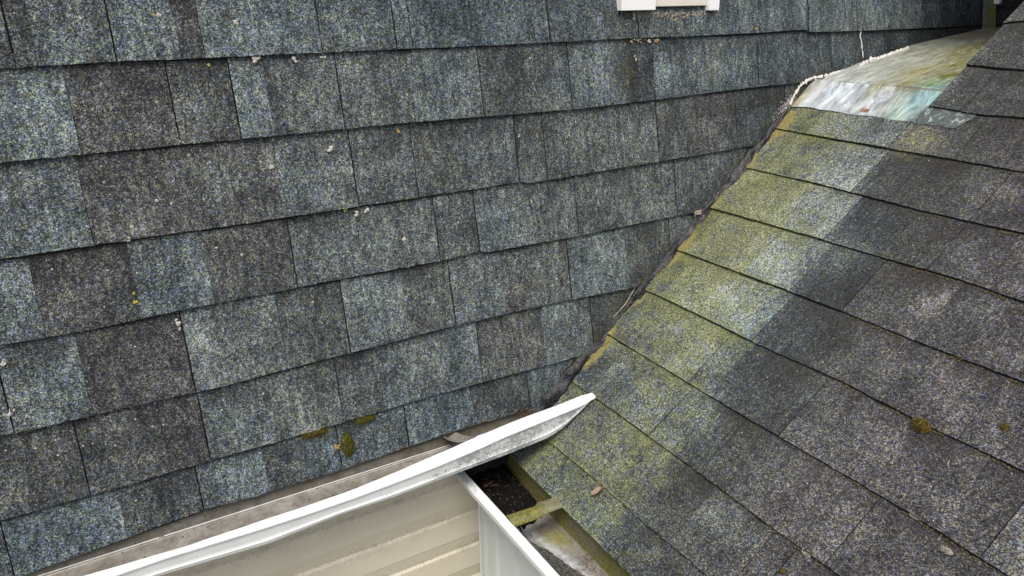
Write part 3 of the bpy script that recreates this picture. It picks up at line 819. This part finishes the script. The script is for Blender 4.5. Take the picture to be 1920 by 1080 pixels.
# pale torn lip along one side of the tar
def crust(mb_, p, r_, n, seed, flat=.5, nrm=Z):
    t1 = n.orthogonal().normalized(); t2 = n.cross(t1)
    rows = []
    K = 9
    for j in range(4):
        rr = (1, .86, .55, 0.0)[j]; hh = (0, .45, .9, 1.0)[j]
        row = []
        for i in range(K if j < 3 else 1):
            a_ = 2 * math.pi * i / K
            q = r_ * rr * (1 + .45 * nz(math.cos(a_) * 1.3 + seed, math.sin(a_) * 1.3, seed * 1.7))
            row.append(mb_.vert(p + t1 * math.cos(a_) * q + t2 * math.sin(a_) * q + n * r_ * flat * hh * (1 + .5 * nz(i, j, seed))))
        rows.append(row)
    for j in range(2):
        for i in range(K): mb_.face(rows[j][i], rows[j][(i + 1) % K], rows[j + 1][(i + 1) % K], rows[j + 1][i], smooth=True)
    for i in range(K): mb_.face(rows[2][i], rows[2][(i + 1) % K], rows[3][0], smooth=True)
def bead(name, pix_pts, wpx, mat, parent, n=AN, off=.006, jit=.4, seed=1.0, hgt=.6):
    b = MB(); pp = []
    for (px, py) in pix_pts: pp.append(hit(px, py, n, off))
    sq = []
    for p, q in zip(pp, pp[1:]):
        m_ = max(2, int((q - p).length / .003))
        for i in range(m_): sq.append(p.lerp(q, i / m_))
    sq.append(pp[-1])
    rws_ = []
    for i, p in enumerate(sq):
        r_ = wpx * .5 * (p - CAM).dot(FWD) / F_PX * (1 + jit * 1.6 * nz(i * .35, seed, 0) + jit * nz(i * 1.1, seed, 2))
        r_ = max(.0004, r_)
        tg = (sq[min(i + 1, len(sq) - 1)] - sq[max(i - 1, 0)]).normalized(); sd_ = tg.cross(n).normalized()
        c0 = p + sd_ * r_ * .7 * nz(i * .25, seed, 6)
        rws_.append([b.vert(c0 + sd_ * math.cos(math.pi * k / 6) * r_ + n * (math.sin(math.pi * k / 6) * r_ * hgt - .001)) for k in range(7)])
    for a_, c_ in zip(rws_, rws_[1:]):
        for k in range(6): b.face(a_[k], a_[k + 1], c_[k + 1], c_[k], smooth=True)
    return b.build(name, mat, parent)
M['lip'] = plain('pale_dried_lip', (.16, .14, .10), (.36, .33, .27), 200, .8)
bead('dried_lip', [(1052,704),(1072,684),(1100,658)], 2.2, M['lip'], seam, seed=2.0)
bead('dried_lip', [(1118,640),(1133,619),(1150,595),(1172,572),(1185,551),(1192,538)], 2.4, M['lip'], seam, seed=3.0)
bead('dried_lip', [(1205,528),(1215,520),(1228,506)], 2.0, M['lip'], seam, seed=4.0)
# crumbling white caulk along the top of the zinc
bead('caulk_line', [(1482,196),(1490,178),(1500,162),(1512,152),(1525,146),(1545,143),(1560,139),(1575,134),(1590,133)], 5, M['caulk'], house, off=.010, jit=.9, seed=5.0, hgt=.25)
bead('caulk_line', [(1612,126),(1622,118),(1632,112),(1650,110),(1660,107),(1672,101),(1690,95),(1705,91)], 7, M['caulk'], house, off=.028, jit=.9, seed=6.0, hgt=.3)
M['caulk_thin'] = plain('thin_white_caulk', (.45, .45, .44), (.75, .75, .73), 200, .8)
bead('caulk_crack', [(1615,58),(1613,66),(1616,80),(1617,92),(1619,108)], 2.6, M['caulk_thin'], house, off=.008, jit=.5, seed=7.0)
bead('caulk_line', [(1702,92),(1740,82),(1775,73),(1810,64),(1830,60),(1842,56),(1870,50)], 3, M['strip'], house, off=.008, jit=.6, seed=8.0)

# ---------------- gutter of the wing
GXr, GXb, GF = -.250, -.118, -.160
mb = MB()
YS = [lerp(.008, -1.3, i / 130) for i in range(131)]
def rz(y): return interp([(-1.3, -.03), (-.47, -.078), (-.40, -.084), (-.21, -.0885), (-.1, -.092), (.01, -.094)], y) + .0008 * nz(y * 16, 9, 0)
profB = [(-.247, -.012), (-.2475, -.001), (-.2495, 0), (-.2640, -.0015), (-.2665, -.004), (-.2670, -.013), (-.2650, -.016), (-.2630, -.019), (-.250, -.03), (-.235, -.045), (-.214, -.058), (-.210, -.074)]
rows = []
for y in YS:
    g_ = sst(-.03, .0, y) * .7
    rows.append([mb.vert((x, y, rz(y) + z), None, (.62 * sst(-.22, -.10, y) if j in (1, 2, 3) else .22, g_ if j > 2 else 0, 0)) for j, (x, z) in enumerate(profB)])
for a_, b_ in zip(rows, rows[1:]):
    for j in range(len(profB) - 1): mb.face(a_[j], b_[j], b_[j + 1], a_[j + 1], smooth=False)
gutB = mb.build('gutter', M['enamel'], wing)
mb = MB()
def blue(y, x): return .6 * math.exp(-((x - interp([(-.45, -.150), (-.3, -.166), (-.2, -.19)], y)) / .012) ** 2) * sst(-.45, -.36, y)
profI = [(-.100, .075, 'b'), (GXb, .045, 'b'), (GXb - .002, .028, 'b'), (GXb - .002, .005, 'b'), (GXb - .004, .0, 'e'), (GXb - .010, -.001, 'f'), (-.14, -.001, 'f'), (-.152, -.001, 'f'), (-.165, -.001, 'f'), (-.18, -.001, 'f'), (-.20, -.001, 'f'), (-.206, .008, 'f'), (-.226, .03, 'f'), (-.241, .05, 'f'), (-.2462, .060, 'f')]
rows = []
for y in YS:
    row = []
    for (x, z, c_) in profI:
        if c_ == 'b': k_ = (.25 + .3 * nz(y * 8, z * 50, 2), 1.0 + .2 * nz(y * 11, z * 40, 1) - (.35 if z > .02 and nz(y * 5, 2, 2) > .1 else 0), 0)
        elif c_ == 'e': k_ = (.1, .1, .1)
        else:
            k_ = (.18 + .25 * max(0, nz(y * 9, x * 20, 3)), .95 * math.exp(-((y + .25) / .035) ** 2) * sst(-.2, -.16, x), blue(y, x))
        row.append(mb.vert((x, y, GF + z + .0006 * nz(y * 20, x * 20, 0)), None, k_))
    rows.append(row)
for a_, b_ in zip(rows, rows[1:]):
    for j in range(len(profI) - 1): mb.face(a_[j], a_[j + 1], b_[j + 1], b_[j], smooth=True)
# end cap
mb.face(*[mb.vert((x, .009, GF + z)) for (x, z, c_) in profI])
mb.build('gutter_channel', M['grime'], gutB)
# strap hanger across the gutter
t = NT('mossy_strap'); co = t.coord(); kd = t.sep(t.n('ShaderNodeAttribute', attribute_name='kind').outputs['Color'])
c = t.mix(t.math('MULTIPLY', kd[0], t.ramp(t.noise(co, 90, 5, .75), [(.32, .2), (.6, 1.0)])), t.ramp(t.noise(co, 60, 4), [(.3, (.06, .062, .03)), (.7, (.19, .185, .12))]), t.ramp(t.noise(co, 220, 4), [(.35, (.06, .055, .008)), (.6, (.15, .145, .025)), (.75, (.24, .20, .07))]))
t.bump(t.noise(co, 260, 4, .7), .5, .002); M['strap'] = t.done(c, .6)
mb = MB()
def hg(u_, v_):
    x = lerp(-.2490, -.124, u_)
    wdt = lerp(.019, .0165, u_) * (1 + .12 * sst(.58, .62, u_))
    yc = lerp(-.228, -.231, u_) + .004 * sst(.5, .7, u_)
    a_ = (v_ - .5) * math.pi * .96
    y = yc + wdt * math.sin(a_)
    z = lerp(-.094, -.097, u_) + .011 * math.cos(a_) * lerp(1, .55, sst(.55, .66, u_)) + .004 * sst(.55, .66, u_) 
    return ((x, y, z), None, (1.15 * sst(.72, .5, u_) + .3, 0, 0))
mb.grid(30, 15, hg)
mb.build('hanger_strap', M['strap'], gutB)

# ---------------- ribbed panel under the wing gutter
mb = MB()
PX = -.205
ribs = [(-.012, 0), (-.018, 0.006), (-.040, .006), (-.043, .0), (-.046, -.004), (-.049, 0)]
ribs += [(-.083, 0), (-.087, .008), (-.100, .008), (-.105, 0), (-.170, 0), (-.175, .008), (-.187, .008), (-.192, 0), (-.253, 0), (-.258, .008), (-.269, .008), (-.274, 0), (-.306, 0), (-.309, -.004), (-.312, 0)]
y = -.352
while y > -1.3:
    ribs += [(y, 0), (y - .004, .005), (y - .016, .005), (y - .02, 0)]; y -= .084
ribs.append((-1.3, 0))
for (y0, d0), (y1, d1) in zip(ribs, ribs[1:]):
    mb.quad((PX - d0, y0, -2.6), (PX - d0, y0, -.152), (PX - d1, y1, -.152), (PX - d1, y1, -2.6))
mb.quad((PX + .05, -1.3, -2.6), (PX + .05, -1.3, -.152), (PX, -.012, -.152), (PX, -.012, -2.6))
panel = mb.build('ribbed_panel', M['panel'], wing)
mb = MB(); mb.box((PX - .0065, -.020, -2.6), (PX - .0002, -.0145, -.153)); mb.build('corner_bead', M['trim'], panel)

# ================================================================== GROUND
mb = MB()
mb.quad((-60, -60, -2.6), (60, -60, -2.6), (60, 60, -2.6), (-60, 60, -2.6))
g = mb.build('ground', M['soil']); g['kind'] = 'structure'

# ================================================================== LOOSE THINGS
def moss_mat(name, a, b, c_):
    t = NT(name); co = t.coord()
    t.bump(t.noise(co, 900, 2), .4, .001)
    return t.done(t.ramp(t.noise(co, 330, 4, .7), [(.3, a), (.5, b), (.72, c_)]), .95, spec=.1)
M['moss'] = moss_mat('golden_moss', (.02, .016, .004), (.10, .078, .02), (.28, .22, .06))
M['moss_green'] = moss_mat('olive_moss', (.016, .018, .004), (.085, .085, .016), (.23, .21, .05))
def moss(px, py, n, wpx, hpx, mat, label, plane='A', count=260, tall=.55, up=0.0):
    p0 = hit(px, py, n, .006)
    sc = (p0 - CAM).dot(FWD) / F_PX
    along = X if plane == 'A' else Y
    sl_ = AV if plane == 'A' else BV
    a_, b_ = wpx * .5 * sc, hpx * .5 * sc
    rnd = random.Random(int(px * 7 + py))
    mb = MB()
    K, R = 18, 6
    rings = []
    for j in range(R):
        f = 1 - j / (R - 1)
        rings.append([mb.vert(p0 + along * math.cos(2 * math.pi * i / K) * a_ * f * (1 + .22 * nz(i * .5, px, 1)) + sl_ * math.sin(2 * math.pi * i / K) * b_ * f * (1 + .22 * nz(i * .5, py, 1)) + n * (min(a_, b_) * tall * (1 - f * f) * (1 + 1.1 * nz(i * .9, j * 1.3, px)) - .001)) for i in range(K)])
    for j in range(R - 1):
        for i in range(K): mb.face(rings[j][i], rings[j][(i + 1) % K], rings[j + 1][(i + 1) % K], rings[j + 1][i])
    for _ in range(count):
        r_ = math.sqrt(rnd.random()) * 1.18 ; th = rnd.uniform(0, 6.283)
        q = p0 + along * math.cos(th) * a_ * r_ + sl_ * math.sin(th) * b_ * r_ + n * (min(a_, b_) * tall * max(0, 1 - r_ * r_) - .0005)
        d_ = (n + along * rnd.uniform(-.9, .9) + sl_ * rnd.uniform(-.9, .9)).normalized()
        L = rnd.uniform(.0018, .0048); wd = rnd.uniform(.0004, .0008)
        s_ = d_.orthogonal().normalized(); s2 = d_.cross(s_)
        b3 = [mb.vert(q + s_ * wd * math.cos(k * 2.094) + s2 * wd * math.sin(k * 2.094)) for k in range(3)]
        tp = mb.vert(q + d_ * L)
        for k in range(3): mb.face(b3[k], b3[(k + 1) % 3], tp)
    o = mb.build('moss_clump', mat)
    return tag(o, label, 'moss', 'moss clumps growing on the shingles')
moss(652, 835, AN, 22, 50, M['moss_green'], 'oval green moss cushion on the lowest shingle course just above the long white gutter', count=900, tall=.7)
moss(590, 812, AN, 44, 14, M['moss'], 'flat golden brown moss patch under a shingle edge, left of the oval moss cushion', count=700, tall=.4)
moss(684, 786, AN, 36, 16, M['moss_green'], 'thin dark moss patch under a shingle edge, right above the oval moss cushion', count=420, tall=.25)
moss(1727, 797, BN, 34, 27, M['moss'], 'largest spiky golden moss tuft on the wing roof, sitting on a shingle edge', 'B', count=800, tall=.8)
moss(1884, 801, BN, 15, 14, M['moss'], 'small dark golden moss tuft near the right edge of the photo', 'B', count=130, tall=.7)
moss(1467, 1071, BN, 9, 10, M['moss'], 'tiny yellow moss tuft at the bottom edge of the wing roof', 'B', count=60, tall=.6)
moss(1775, 1032, BN, 22, 12, M['lip'], 'pale tan dead moss lump below a shingle edge at the lower right', 'B', count=50, tall=.6)
moss(1715, 968, BN, 22, 9, M['lip'], 'whitish grey moss lump lying on the shingle edge at the lower right', 'B', count=40, tall=.5)
moss(1512, 1040, BN, 16, 8, M['lip'], 'small pale greenish lump beside the shingle joint near the bottom of the wing roof', 'B', count=40, tall=.5)
moss(1800, 671, BN, 12, 6, M['moss'], 'small yellowish moss speck wedged in the shingle edge high above the golden tuft', 'B', count=40, tall=.5)

M['lich'] = plain('pale_lichen', (.34, .31, .26), (.62, .58, .52), 260, .9, .7, .003)
M['lichy'] = plain('yellow_lichen', (.26, .24, .03), (.50, .44, .08), 260, .9, .7, .003)
M['licho'] = plain('orange_lichen', (.30, .17, .03), (.48, .30, .08), 260, .9, .7, .003)
def lichen(pxs, mat, label, n=AN):
    mb = MB(); rnd = random.Random(int(pxs[0][0]))
    for (px, py, r_) in pxs:
        p = hit(px, py, n, .0066); rr = r_ * (p - CAM).dot(FWD) / F_PX
        for k in range(3 + int(r_ / 2)):
            o_ = X * rnd.uniform(-.6, .6) * rr + (AV if n is AN else BV) * rnd.uniform(-.6, .6) * rr
            crust(mb, p + o_, rr * rnd.uniform(.35, .62), n, rnd.random() * 50, .45)
    o = mb.build('lichen_patch', mat)
    return tag(o, label, 'lichen', 'lichen patches on the steep roof')
lichen([(443,42,5),(440,52,4),(438,60,3.5)], M['lich'], 'tall pale lichen streak on the top course of the steep roof')
lichen([(297,28,5)], M['lich'], 'pinkish pale lichen spot on the top course, beside a yellow one')
lichen([(287,27,3)], M['lichy'], 'tiny yellow lichen spot on the top course, just left of a pale one')
lichen([(296,80,3.6),(297,86,2.5)], M['lichy'], 'yellow lichen spot above the first shingle edge at the upper left')
lichen([(298,106,3.2)], M['lich'], 'small pale lichen spot sitting on the first shingle edge at the upper left')
lichen([(151,36,3.6)], M['lich'], 'lone pale lichen spot near the upper left corner')
lichen([(393,121,4)], M['lichy'], 'yellow lichen spot just under the first shingle edge')
lichen([(480,112,6.5),(486,108,4)], M['lich'], 'large pale lichen patch hugging the underside of the first shingle edge, leftmost of three')
lichen([(551,112,5.5)], M['lich'], 'middle one of three pale lichen patches under the first shingle edge')
lichen([(602,107,3.6),(609,106,3)], M['lich'], 'double pale lichen dot under the first shingle edge, rightmost of three')
lichen([(408,94,4)], M['lich'], 'pale tan lichen spot above the first shingle edge near the streak')
lichen([(619,279,6.5)], M['lich'], 'round whitish lichen rosette in the third course')
lichen([(508,313,5)], M['lich'], 'pale lichen spot on a vertical joint of the third course')
lichen([(442,228,3.8)], M['lichy'], 'bright yellow lichen spot low on a vertical joint of the second course')
lichen([(341,267,6),(332,262,3)], M['lich'], 'pale lichen patch bridging the second shingle edge')
lichen([(361,267,3)], M['lichy'], 'small yellow lichen dot on the second shingle edge')
lichen([(484,213,4)], M['lich'], 'small pale lichen spot low in the second course')
lichen([(647,396,4.5)], M['lichy'], 'orange yellow lichen spot under the third shingle edge, leftmost of a trio')
lichen([(670,400,5.5)], M['lich'], 'dull pale lichen spot in the middle of a trio under the third shingle edge')
lichen([(688,395,5.5)], M['lich'], 'round whitish lichen spot, rightmost of a trio under the third shingle edge')
lichen([(757,449,5)], M['lich'], 'lone pale lichen spot in the fourth course')
lichen([(238,448,6)], M['lich'], 'pale lichen patch sitting on the third shingle edge at the left')
lichen([(246,424,4)], M['lich'], 'pale lichen spot just above the third shingle edge at the left')
lichen([(294,376,4.5),(322,382,3.5)], M['lich'], 'pair of pinkish lichen specks in the middle of the third course')
lichen([(253,565,5),(251,550,3)], M['lichy'], 'yellow green lichen cluster near the left end of the fourth course')
lichen([(335,607,6),(338,617,4),(330,600,3)], M['lich'], 'pale lichen streak at a joint under the fourth shingle edge')
lichen([(22,772,8),(32,785,6),(14,778,5)], M['lich'], 'largest pale lichen splash, near the left edge above the fifth shingle edge')
lichen([(8,682,5.5)], M['lich'], 'pale lichen spot touching the left edge of the photo')
lichen([(748,245,4)], M['licho'], 'orange lichen spot just below the second shingle edge')
lichen([(973,254,3.4)], M['lich'], 'tiny pale lichen dot on a narrow shingle in the third course')
lichen([(1190,63,4)], M['lich'], 'pale green lichen dot left of the joint cluster below the window')
lichen([(1189,34,4),(1189,28,3.5)], M['lich'], 'pale lichen drip touching the left corner board of the window')
lichen([(1204,56,3.5),(1205,66,4),(1212,54,3),(1206,61,3)], M['lich'], 'pink white lichen cluster on the joint below the window')
lichen([(1232,77,4)], M['licho'], 'orange lichen spot under the shingle edge below the window')
lichen([(1217,77,3.5)], M['lich'], 'cream lichen spot under the shingle edge below the window, left of the orange one')
lichen([(1267,37,3.5)], M['lichy'], 'yellow lichen spot directly below the window sill')
lichen([(1192,111,3.5),(1190,105,2.5)], M['lich'], 'pale lichen speck on the dark green stained shingle below the window')
lichen([(1417,55,5)], M['licho'], 'orange tan lichen patch on a joint at the first shingle edge, upper right')
lichen([(1227,302,3.5)], M['lich'], 'tiny pale lichen dot at the right end of the third course')
lichen([(953,701,4)], M['lichy'], 'yellow brown lichen spot under the lowest shingle edge near the tar seam')
lichen([(633,838,5)], M['licho'], 'orange tan lichen fleck left of the oval green moss cushion')
lichen([(1498,168,3)], M['lichy'], 'green yellow lichen speck beside the corner of the zinc sheet')

def stuff_crumbs(name, label, pts_, mat, smin, smax, seed, flat=.8):
    mb = MB(); rnd = random.Random(seed)
    for (p, n) in pts_:
        crust(mb, p, rnd.uniform(smin, smax), n, rnd.random() * 90, flat)
    o = mb.build(name, mat)
    return tag(o, label, None, None, 'stuff')
rnd = random.Random(3)
pts_ = []
for _ in range(330):
    px = rnd.uniform(1188, 1345); py = 22 + abs(rnd.gauss(0, 7)) + rnd.uniform(0, 3)
    if rnd.random() < .12: py = rnd.uniform(72, 80); px = rnd.uniform(1172, 1235)
    pts_.append((hit(px, py, AN, .006), AN))
M['grit'] = plain('grey_tan_grit', (.10, .09, .06), (.34, .31, .25), 300, .95)
o = stuff_crumbs('lichen_crumbs', 'band of grey and tan lichen crumbs collected below the window', pts_, M['grit'], .0008, .0030, 5); o['category'] = 'debris'
pts_ = []
for k, lo_, hi_, cnt in ((1, 1640, 1915, 90), (2, 1700, 1915, 110), (3, 1640, 1915, 150), (4, 1600, 1915, 130), (5, 1560, 1915, 170), (6, 1500, 1880, 140), (7, 1290, 1570, 60)):
    for _ in range(cnt):
        px = rnd.uniform(lo_, hi_)
        if nz(px * .02, k * 3.3, 0) < -.12: continue
        bl_ = B_LINES[k]
        py = interp(bl_, px) + rnd.uniform(.5, 4.5)
        pts_.append((hit(px, py, BN, .0035), BN))
o = stuff_crumbs('moss_crumbs', 'brown moss crumbs and dirt caught along the shingle edges of the wing roof', pts_, moss_mat('brown_crumbs', (.015, .012, .006), (.06, .048, .022), (.2, .17, .10)), .0008, .0022, 6); o['category'] = 'debris'
pts_ = []
for k in range(0, 6):
    for _ in range(60):
        px = rnd.uniform(0, 1300)
        if nz(px * .012, k * 5.1, 0) < .05: continue
        bl_ = A_LINES[k]
        if px > bl_[-1][0] - 20: continue
        pts_.append((hit(px, interp(bl_, px) + rnd.uniform(1, 5), AN, .0035), AN))
o = stuff_crumbs('dirt_crumbs', 'fine brown dirt crumbs caught under the shingle edges of the steep roof', pts_, M['moss_green'], .0006, .0017, 7); o['category'] = 'debris'
pts_ = []
for _ in range(420):
    px, py = rnd.uniform(0, 1150), rnd.uniform(0, 1000)
    if rnd.random() > .45 + 1.3 * nz(px * .006, py * .006, 1) or px > 1150 - py * .25: continue
    if py > 1060 - px * .36: continue
    pts_.append((hit(px, py, AN, .0052), AN))
o = stuff_crumbs('lichen_specks', 'scatter of tiny pale lichen specks over the steep roof', pts_, M['lich'], .0007, .0022, 17, .4); o['category'] = 'lichen'
# pink crumbs where seam, caulk and zinc meet
pts_ = []
for _ in range(240):
    px, py = rnd.gauss(1474, 10), 0
    py = 200 - (px - 1472) * .9 + rnd.gauss(0, 7)
    pts_.append((hit(px, py, AN, .006), AN))
for _ in range(50):
    i = rnd.random(); pts_.append((hit(lerp(1500, 1705, i) + rnd.gauss(0, 3), interp([(1500,158),(1560,139),(1620,119),(1705,91)], lerp(1500, 1705, i)) + rnd.gauss(0, 2.5), AN, .009), AN))
o = stuff_crumbs('caulk_crumbs', 'pink white crumbs of broken caulk at the corner of the zinc sheet', pts_, M['caulk'], .0004, .0012, 8); o['category'] = 'debris'

pts_ = []
for _ in range(520):
    i = rnd.randrange(len(PATH) - 1); f = rnd.random(); side = rnd.choice((-1, 1, 1))
    px = lerp(PATH[i][0], PATH[i + 1][0], f); py = lerp(PATH[i][1], PATH[i + 1][1], f)
    if nz(px * .03, py * .03, 4) < -.05: continue
    px += side * (PATH[i][2] * .5 + abs(rnd.gauss(0, 2.5)))
    if py > 735: continue
    pts_.append((hit(px, py, AN if side < 0 else BN, .006), BN))
o = stuff_crumbs('seam_crumbs', 'brown silt crumbs trapped along both sides of the tar seam', pts_, M['moss'], .0005, .0015, 19); o['category'] = 'debris'
# sludge and sediment in the wing gutter
t = NT('wet_black_leaf_sludge'); co = t.coord()
g2 = t.noise(co, 240, 5, .75)
c = t.ramp(g2, [(.3, (.003, .003, .003)), (.62, (.007, .006, .005)), (.70, (.03, .026, .02)), (.76, (.16, .15, .12))])
t.bump(t.noise(co, 160, 4, .8), .9, .006); M['sludge'] = t.done(c, .8, spec=.08)
mb = MB()
def slf(u_, v_):
    y = lerp(.006, -.205, v_)
    x = lerp(-.238, -.121, u_)
    edge = sst(1.0, .80, v_ + .16 * (u_ - .25) + .06 * nz(u_ * 5, 1, 0)) * sst(1.03, .93, u_ + .1 * v_)
    z = GF - .004 + edge * (.030 + .007 * nz(x * 50, y * 50, 0) + .003 * nz(x * 170, y * 170, 0)) + .016 * sst(.15, 0, u_)
    return ((x, y, z),)
mb.grid(50, 70, slf, flip=True)
o = mb.build('leaf_sludge', M['sludge']); tag(o, 'wet black leaf sludge filling the shaded inner end of the wing gutter', 'debris', None, 'stuff')
t = NT('granule_sediment'); co = t.coord(); v = t.voro(co, 420); cs = t.sep(v.outputs['Color'])
c = t.ramp(cs[0], [(0, (.006, .007, .006)), (.5, (.028, .030, .024)), (.8, (.07, .075, .06)), (1, (.19, .19, .16))])
t.bump(t.math('SUBTRACT', .7, v.outputs['Distance']), .9, .002); M['sediment'] = t.done(c, .9)
mb = MB()
def sdf(u_, v_):
    y = lerp(-.222, -1.2, v_)
    xe = interp([(-1.2, -.14), (-.42, -.150), (-.368, -.157), (-.331, -.169), (-.27, -.181), (-.222, -.205)], y) + .004 * nz(y * 50, 0, 1) + .002 * nz(y * 140, 0, 3)
    x = lerp(-.224, xe, u_)
    z = GF - .0015 + lerp(.028, .0, u_ ** .7) + .0022 * sst(1, .85, u_) * (1 + nz(x * 130, y * 130, 0)) * sst(0, .02, v_)
    return ((x, y, z),)
mb.grid(30, 260, sdf, flip=True)
o = mb.build('granule_sediment', M['sediment']); tag(o, 'dark bank of washed off shingle granules along the wing gutter floor', 'debris', None, 'stuff')
pts_ = []
for _ in range(170):
    px, py = rnd.gauss(1122, 16), rnd.gauss(1066, 7)
    if rnd.random() < .45: px, py = rnd.uniform(1085, 1125), rnd.uniform(1040, 1062)
    p = hit(px, py, Z, GF); 
    if -.20 < p.x < -.125: pts_.append((p, Z))
o = stuff_crumbs('silt_crumbs', 'rust brown silt crumbs on the beige gutter floor', pts_, plain('rust_silt', (.06, .035, .02), (.16, .10, .06), 300, .95), .0005, .0016, 9, .5); o['category'] = 'debris'

# leaves, needles, twigs
M['leaf'] = plain('dry_pink_leaf', (.15, .10, .07), (.30, .22, .16), 90, .8)
M['redleaf'] = plain('red_brown_needles', (.03, .014, .009), (.10, .05, .03), 120, .8)
def twig(mb_, p, q, r_, bend=.15, seed=0, n=8):
    d = q - p; sd_ = d.cross(Vector((.3, .4, .86))).normalized(); nn = d.cross(sd_).normalized()
    rows_ = []
    for i in range(n + 1):
        f = i / n; c0 = p + d * f + sd_ * d.length * bend * math.sin(f * math.pi) * (1 + .4 * nz(i * .7, seed, 0))
        rr = r_ * (1 - .6 * f)
        rows_.append([mb_.vert(c0 + sd_ * math.cos(k * 1.571) * rr + nn * math.sin(k * 1.571) * rr) for k in range(4)])
    for a_, b_ in zip(rows_, rows_[1:]):
        for k in range(4): mb_.face(a_[k], a_[(k + 1) % 4], b_[(k + 1) % 4], b_[k])
mb = MB()
p0 = hit(1120, 921, BN, .011)
dl = (hit(1129, 914, BN, .011) - hit(1110, 929, BN, .011)).normalized(); ds = dl.cross(BN).normalized()
def lf(u_, v_):
    a_ = lerp(-1, 1, u_); w_ = .0062 * (1 - a_ * a_) ** .5 * (1 + .35 * nz(u_ * 6, 1, 0)) + .0004
    b_ = lerp(-1, 1, v_)
    return (p0 + dl * a_ * .0135 + ds * b_ * w_ + BN * (.0035 * b_ * b_ + .001 * nz(u_ * 5, v_ * 3, 0)),)
mb.grid(14, 7, lf)
for k, (a_, b_) in enumerate((((1113, 926), (1107, 928)), ((1115, 928), (1112, 934)), ((1127, 916), (1131, 912)), ((1112, 924), (1106, 921)))):
    twig(mb, hit(*a_, BN, .012), hit(*b_, BN, .009), .0009, .2, k)
tag(mb.build('dry_leaf', M['leaf']), 'shrivelled pinkish leaf scrap lying on the wing roof', 'leaf')
mb = MB()
twig(mb, hit(1170, 945, BN, .009), hit(1176, 952, BN, .009), .0011, .1, 1); twig(mb, hit(1173, 943, BN, .009), hit(1175, 953, BN, .009), .0008, .1, 2)
tag(mb.build('leaf_stalk', M['redleaf']), 'short reddish leaf stalk on a shingle edge right of the leaf scrap', 'stalk')
M['straw'] = plain('straw_needle', (.36, .32, .22), (.50, .45, .33), 60, .7)
for (a_, b_, lab) in (((1341, 786), (1350, 774), 'thin straw coloured needle on the wing roof near the middle joints'), ((1780, 864), (1781, 877), 'short curved straw coloured needle at the right of the wing roof'),
                      ((1378, 546), (1395, 538), 'reddish needle lying beside a joint of the upper wing roof')):
    mb = MB(); twig(mb, hit(*a_, BN, .009), hit(*b_, BN, .009), .0007, .18, a_[0])
    tag(mb.build('pine_needle', M['straw'] if 'straw' in lab else M['leaf']), lab, 'needle', 'needles dropped on the wing roof')
# needle wad behind the long gutter's end
mb = MB(); rr_ = random.Random(12)
for k in range(46):
    p = hit(rr_.gauss(988, 7), rr_.gauss(774, 4), Y, -.02) + Vector((0, rr_.uniform(-.012, .012), 0))
    q = p + Vector((rr_.uniform(-.014, .014), rr_.uniform(-.012, .012), rr_.uniform(-.006, .012)))
    twig(mb, p, q, .0008, .3, k, 4)
tag(mb.build('needle_wad', M['redleaf']), 'small wad of red brown needles between lowest shingles and the end of the long gutter', 'debris')
mb = MB()
for k in range(14):
    p = hit(rr_.gauss(913, 5), rr_.gauss(911, 3), Z, -.118)
    twig(mb, p, p + Vector((rr_.uniform(-.014, .014), rr_.uniform(-.014, .014), .003)), .0008, .3, k, 4)
tag(mb.build('leaf_wad', M['redleaf']), 'brown leaf fragment lying on the black sludge in the wing gutter', 'leaf')
pts_ = []
for _ in range(90):
    p = Vector((rnd.uniform(-.235, -.135), rnd.uniform(-.185, -.02), GF + .029))
    pts_.append((p, Z))
o = stuff_crumbs('sludge_bits', 'brown and pale bits of rotten leaf scattered over the black gutter sludge', pts_, plain('rotten_leaf_bits', (.004, .003, .002), (.05, .04, .028), 400, .9), .0006, .0028, 23, .6); o['category'] = 'debris'
# torn bark-like flake stuck on the tar seam
mb = MB(); p0 = hit(1308, 398, AN, .012)
def flk(u_, v_):
    a_ = lerp(-1, 1, u_); b_ = lerp(-1, 1, v_)
    return (p0 + X * a_ * .016 + AV * (b_ * .0055 * (1 + .5 * nz(u_ * 5, 0, 3)) + .002 * a_) + AN * (.004 * math.sin(a_ * 5) + .003 * nz(u_ * 6, v_ * 4, 0) + .002),)
mb.grid(16, 6, flk)
tag(mb.build('lichen_flake', M['lip']), 'curled pale lichen flake stuck on the black tar seam', 'lichen')
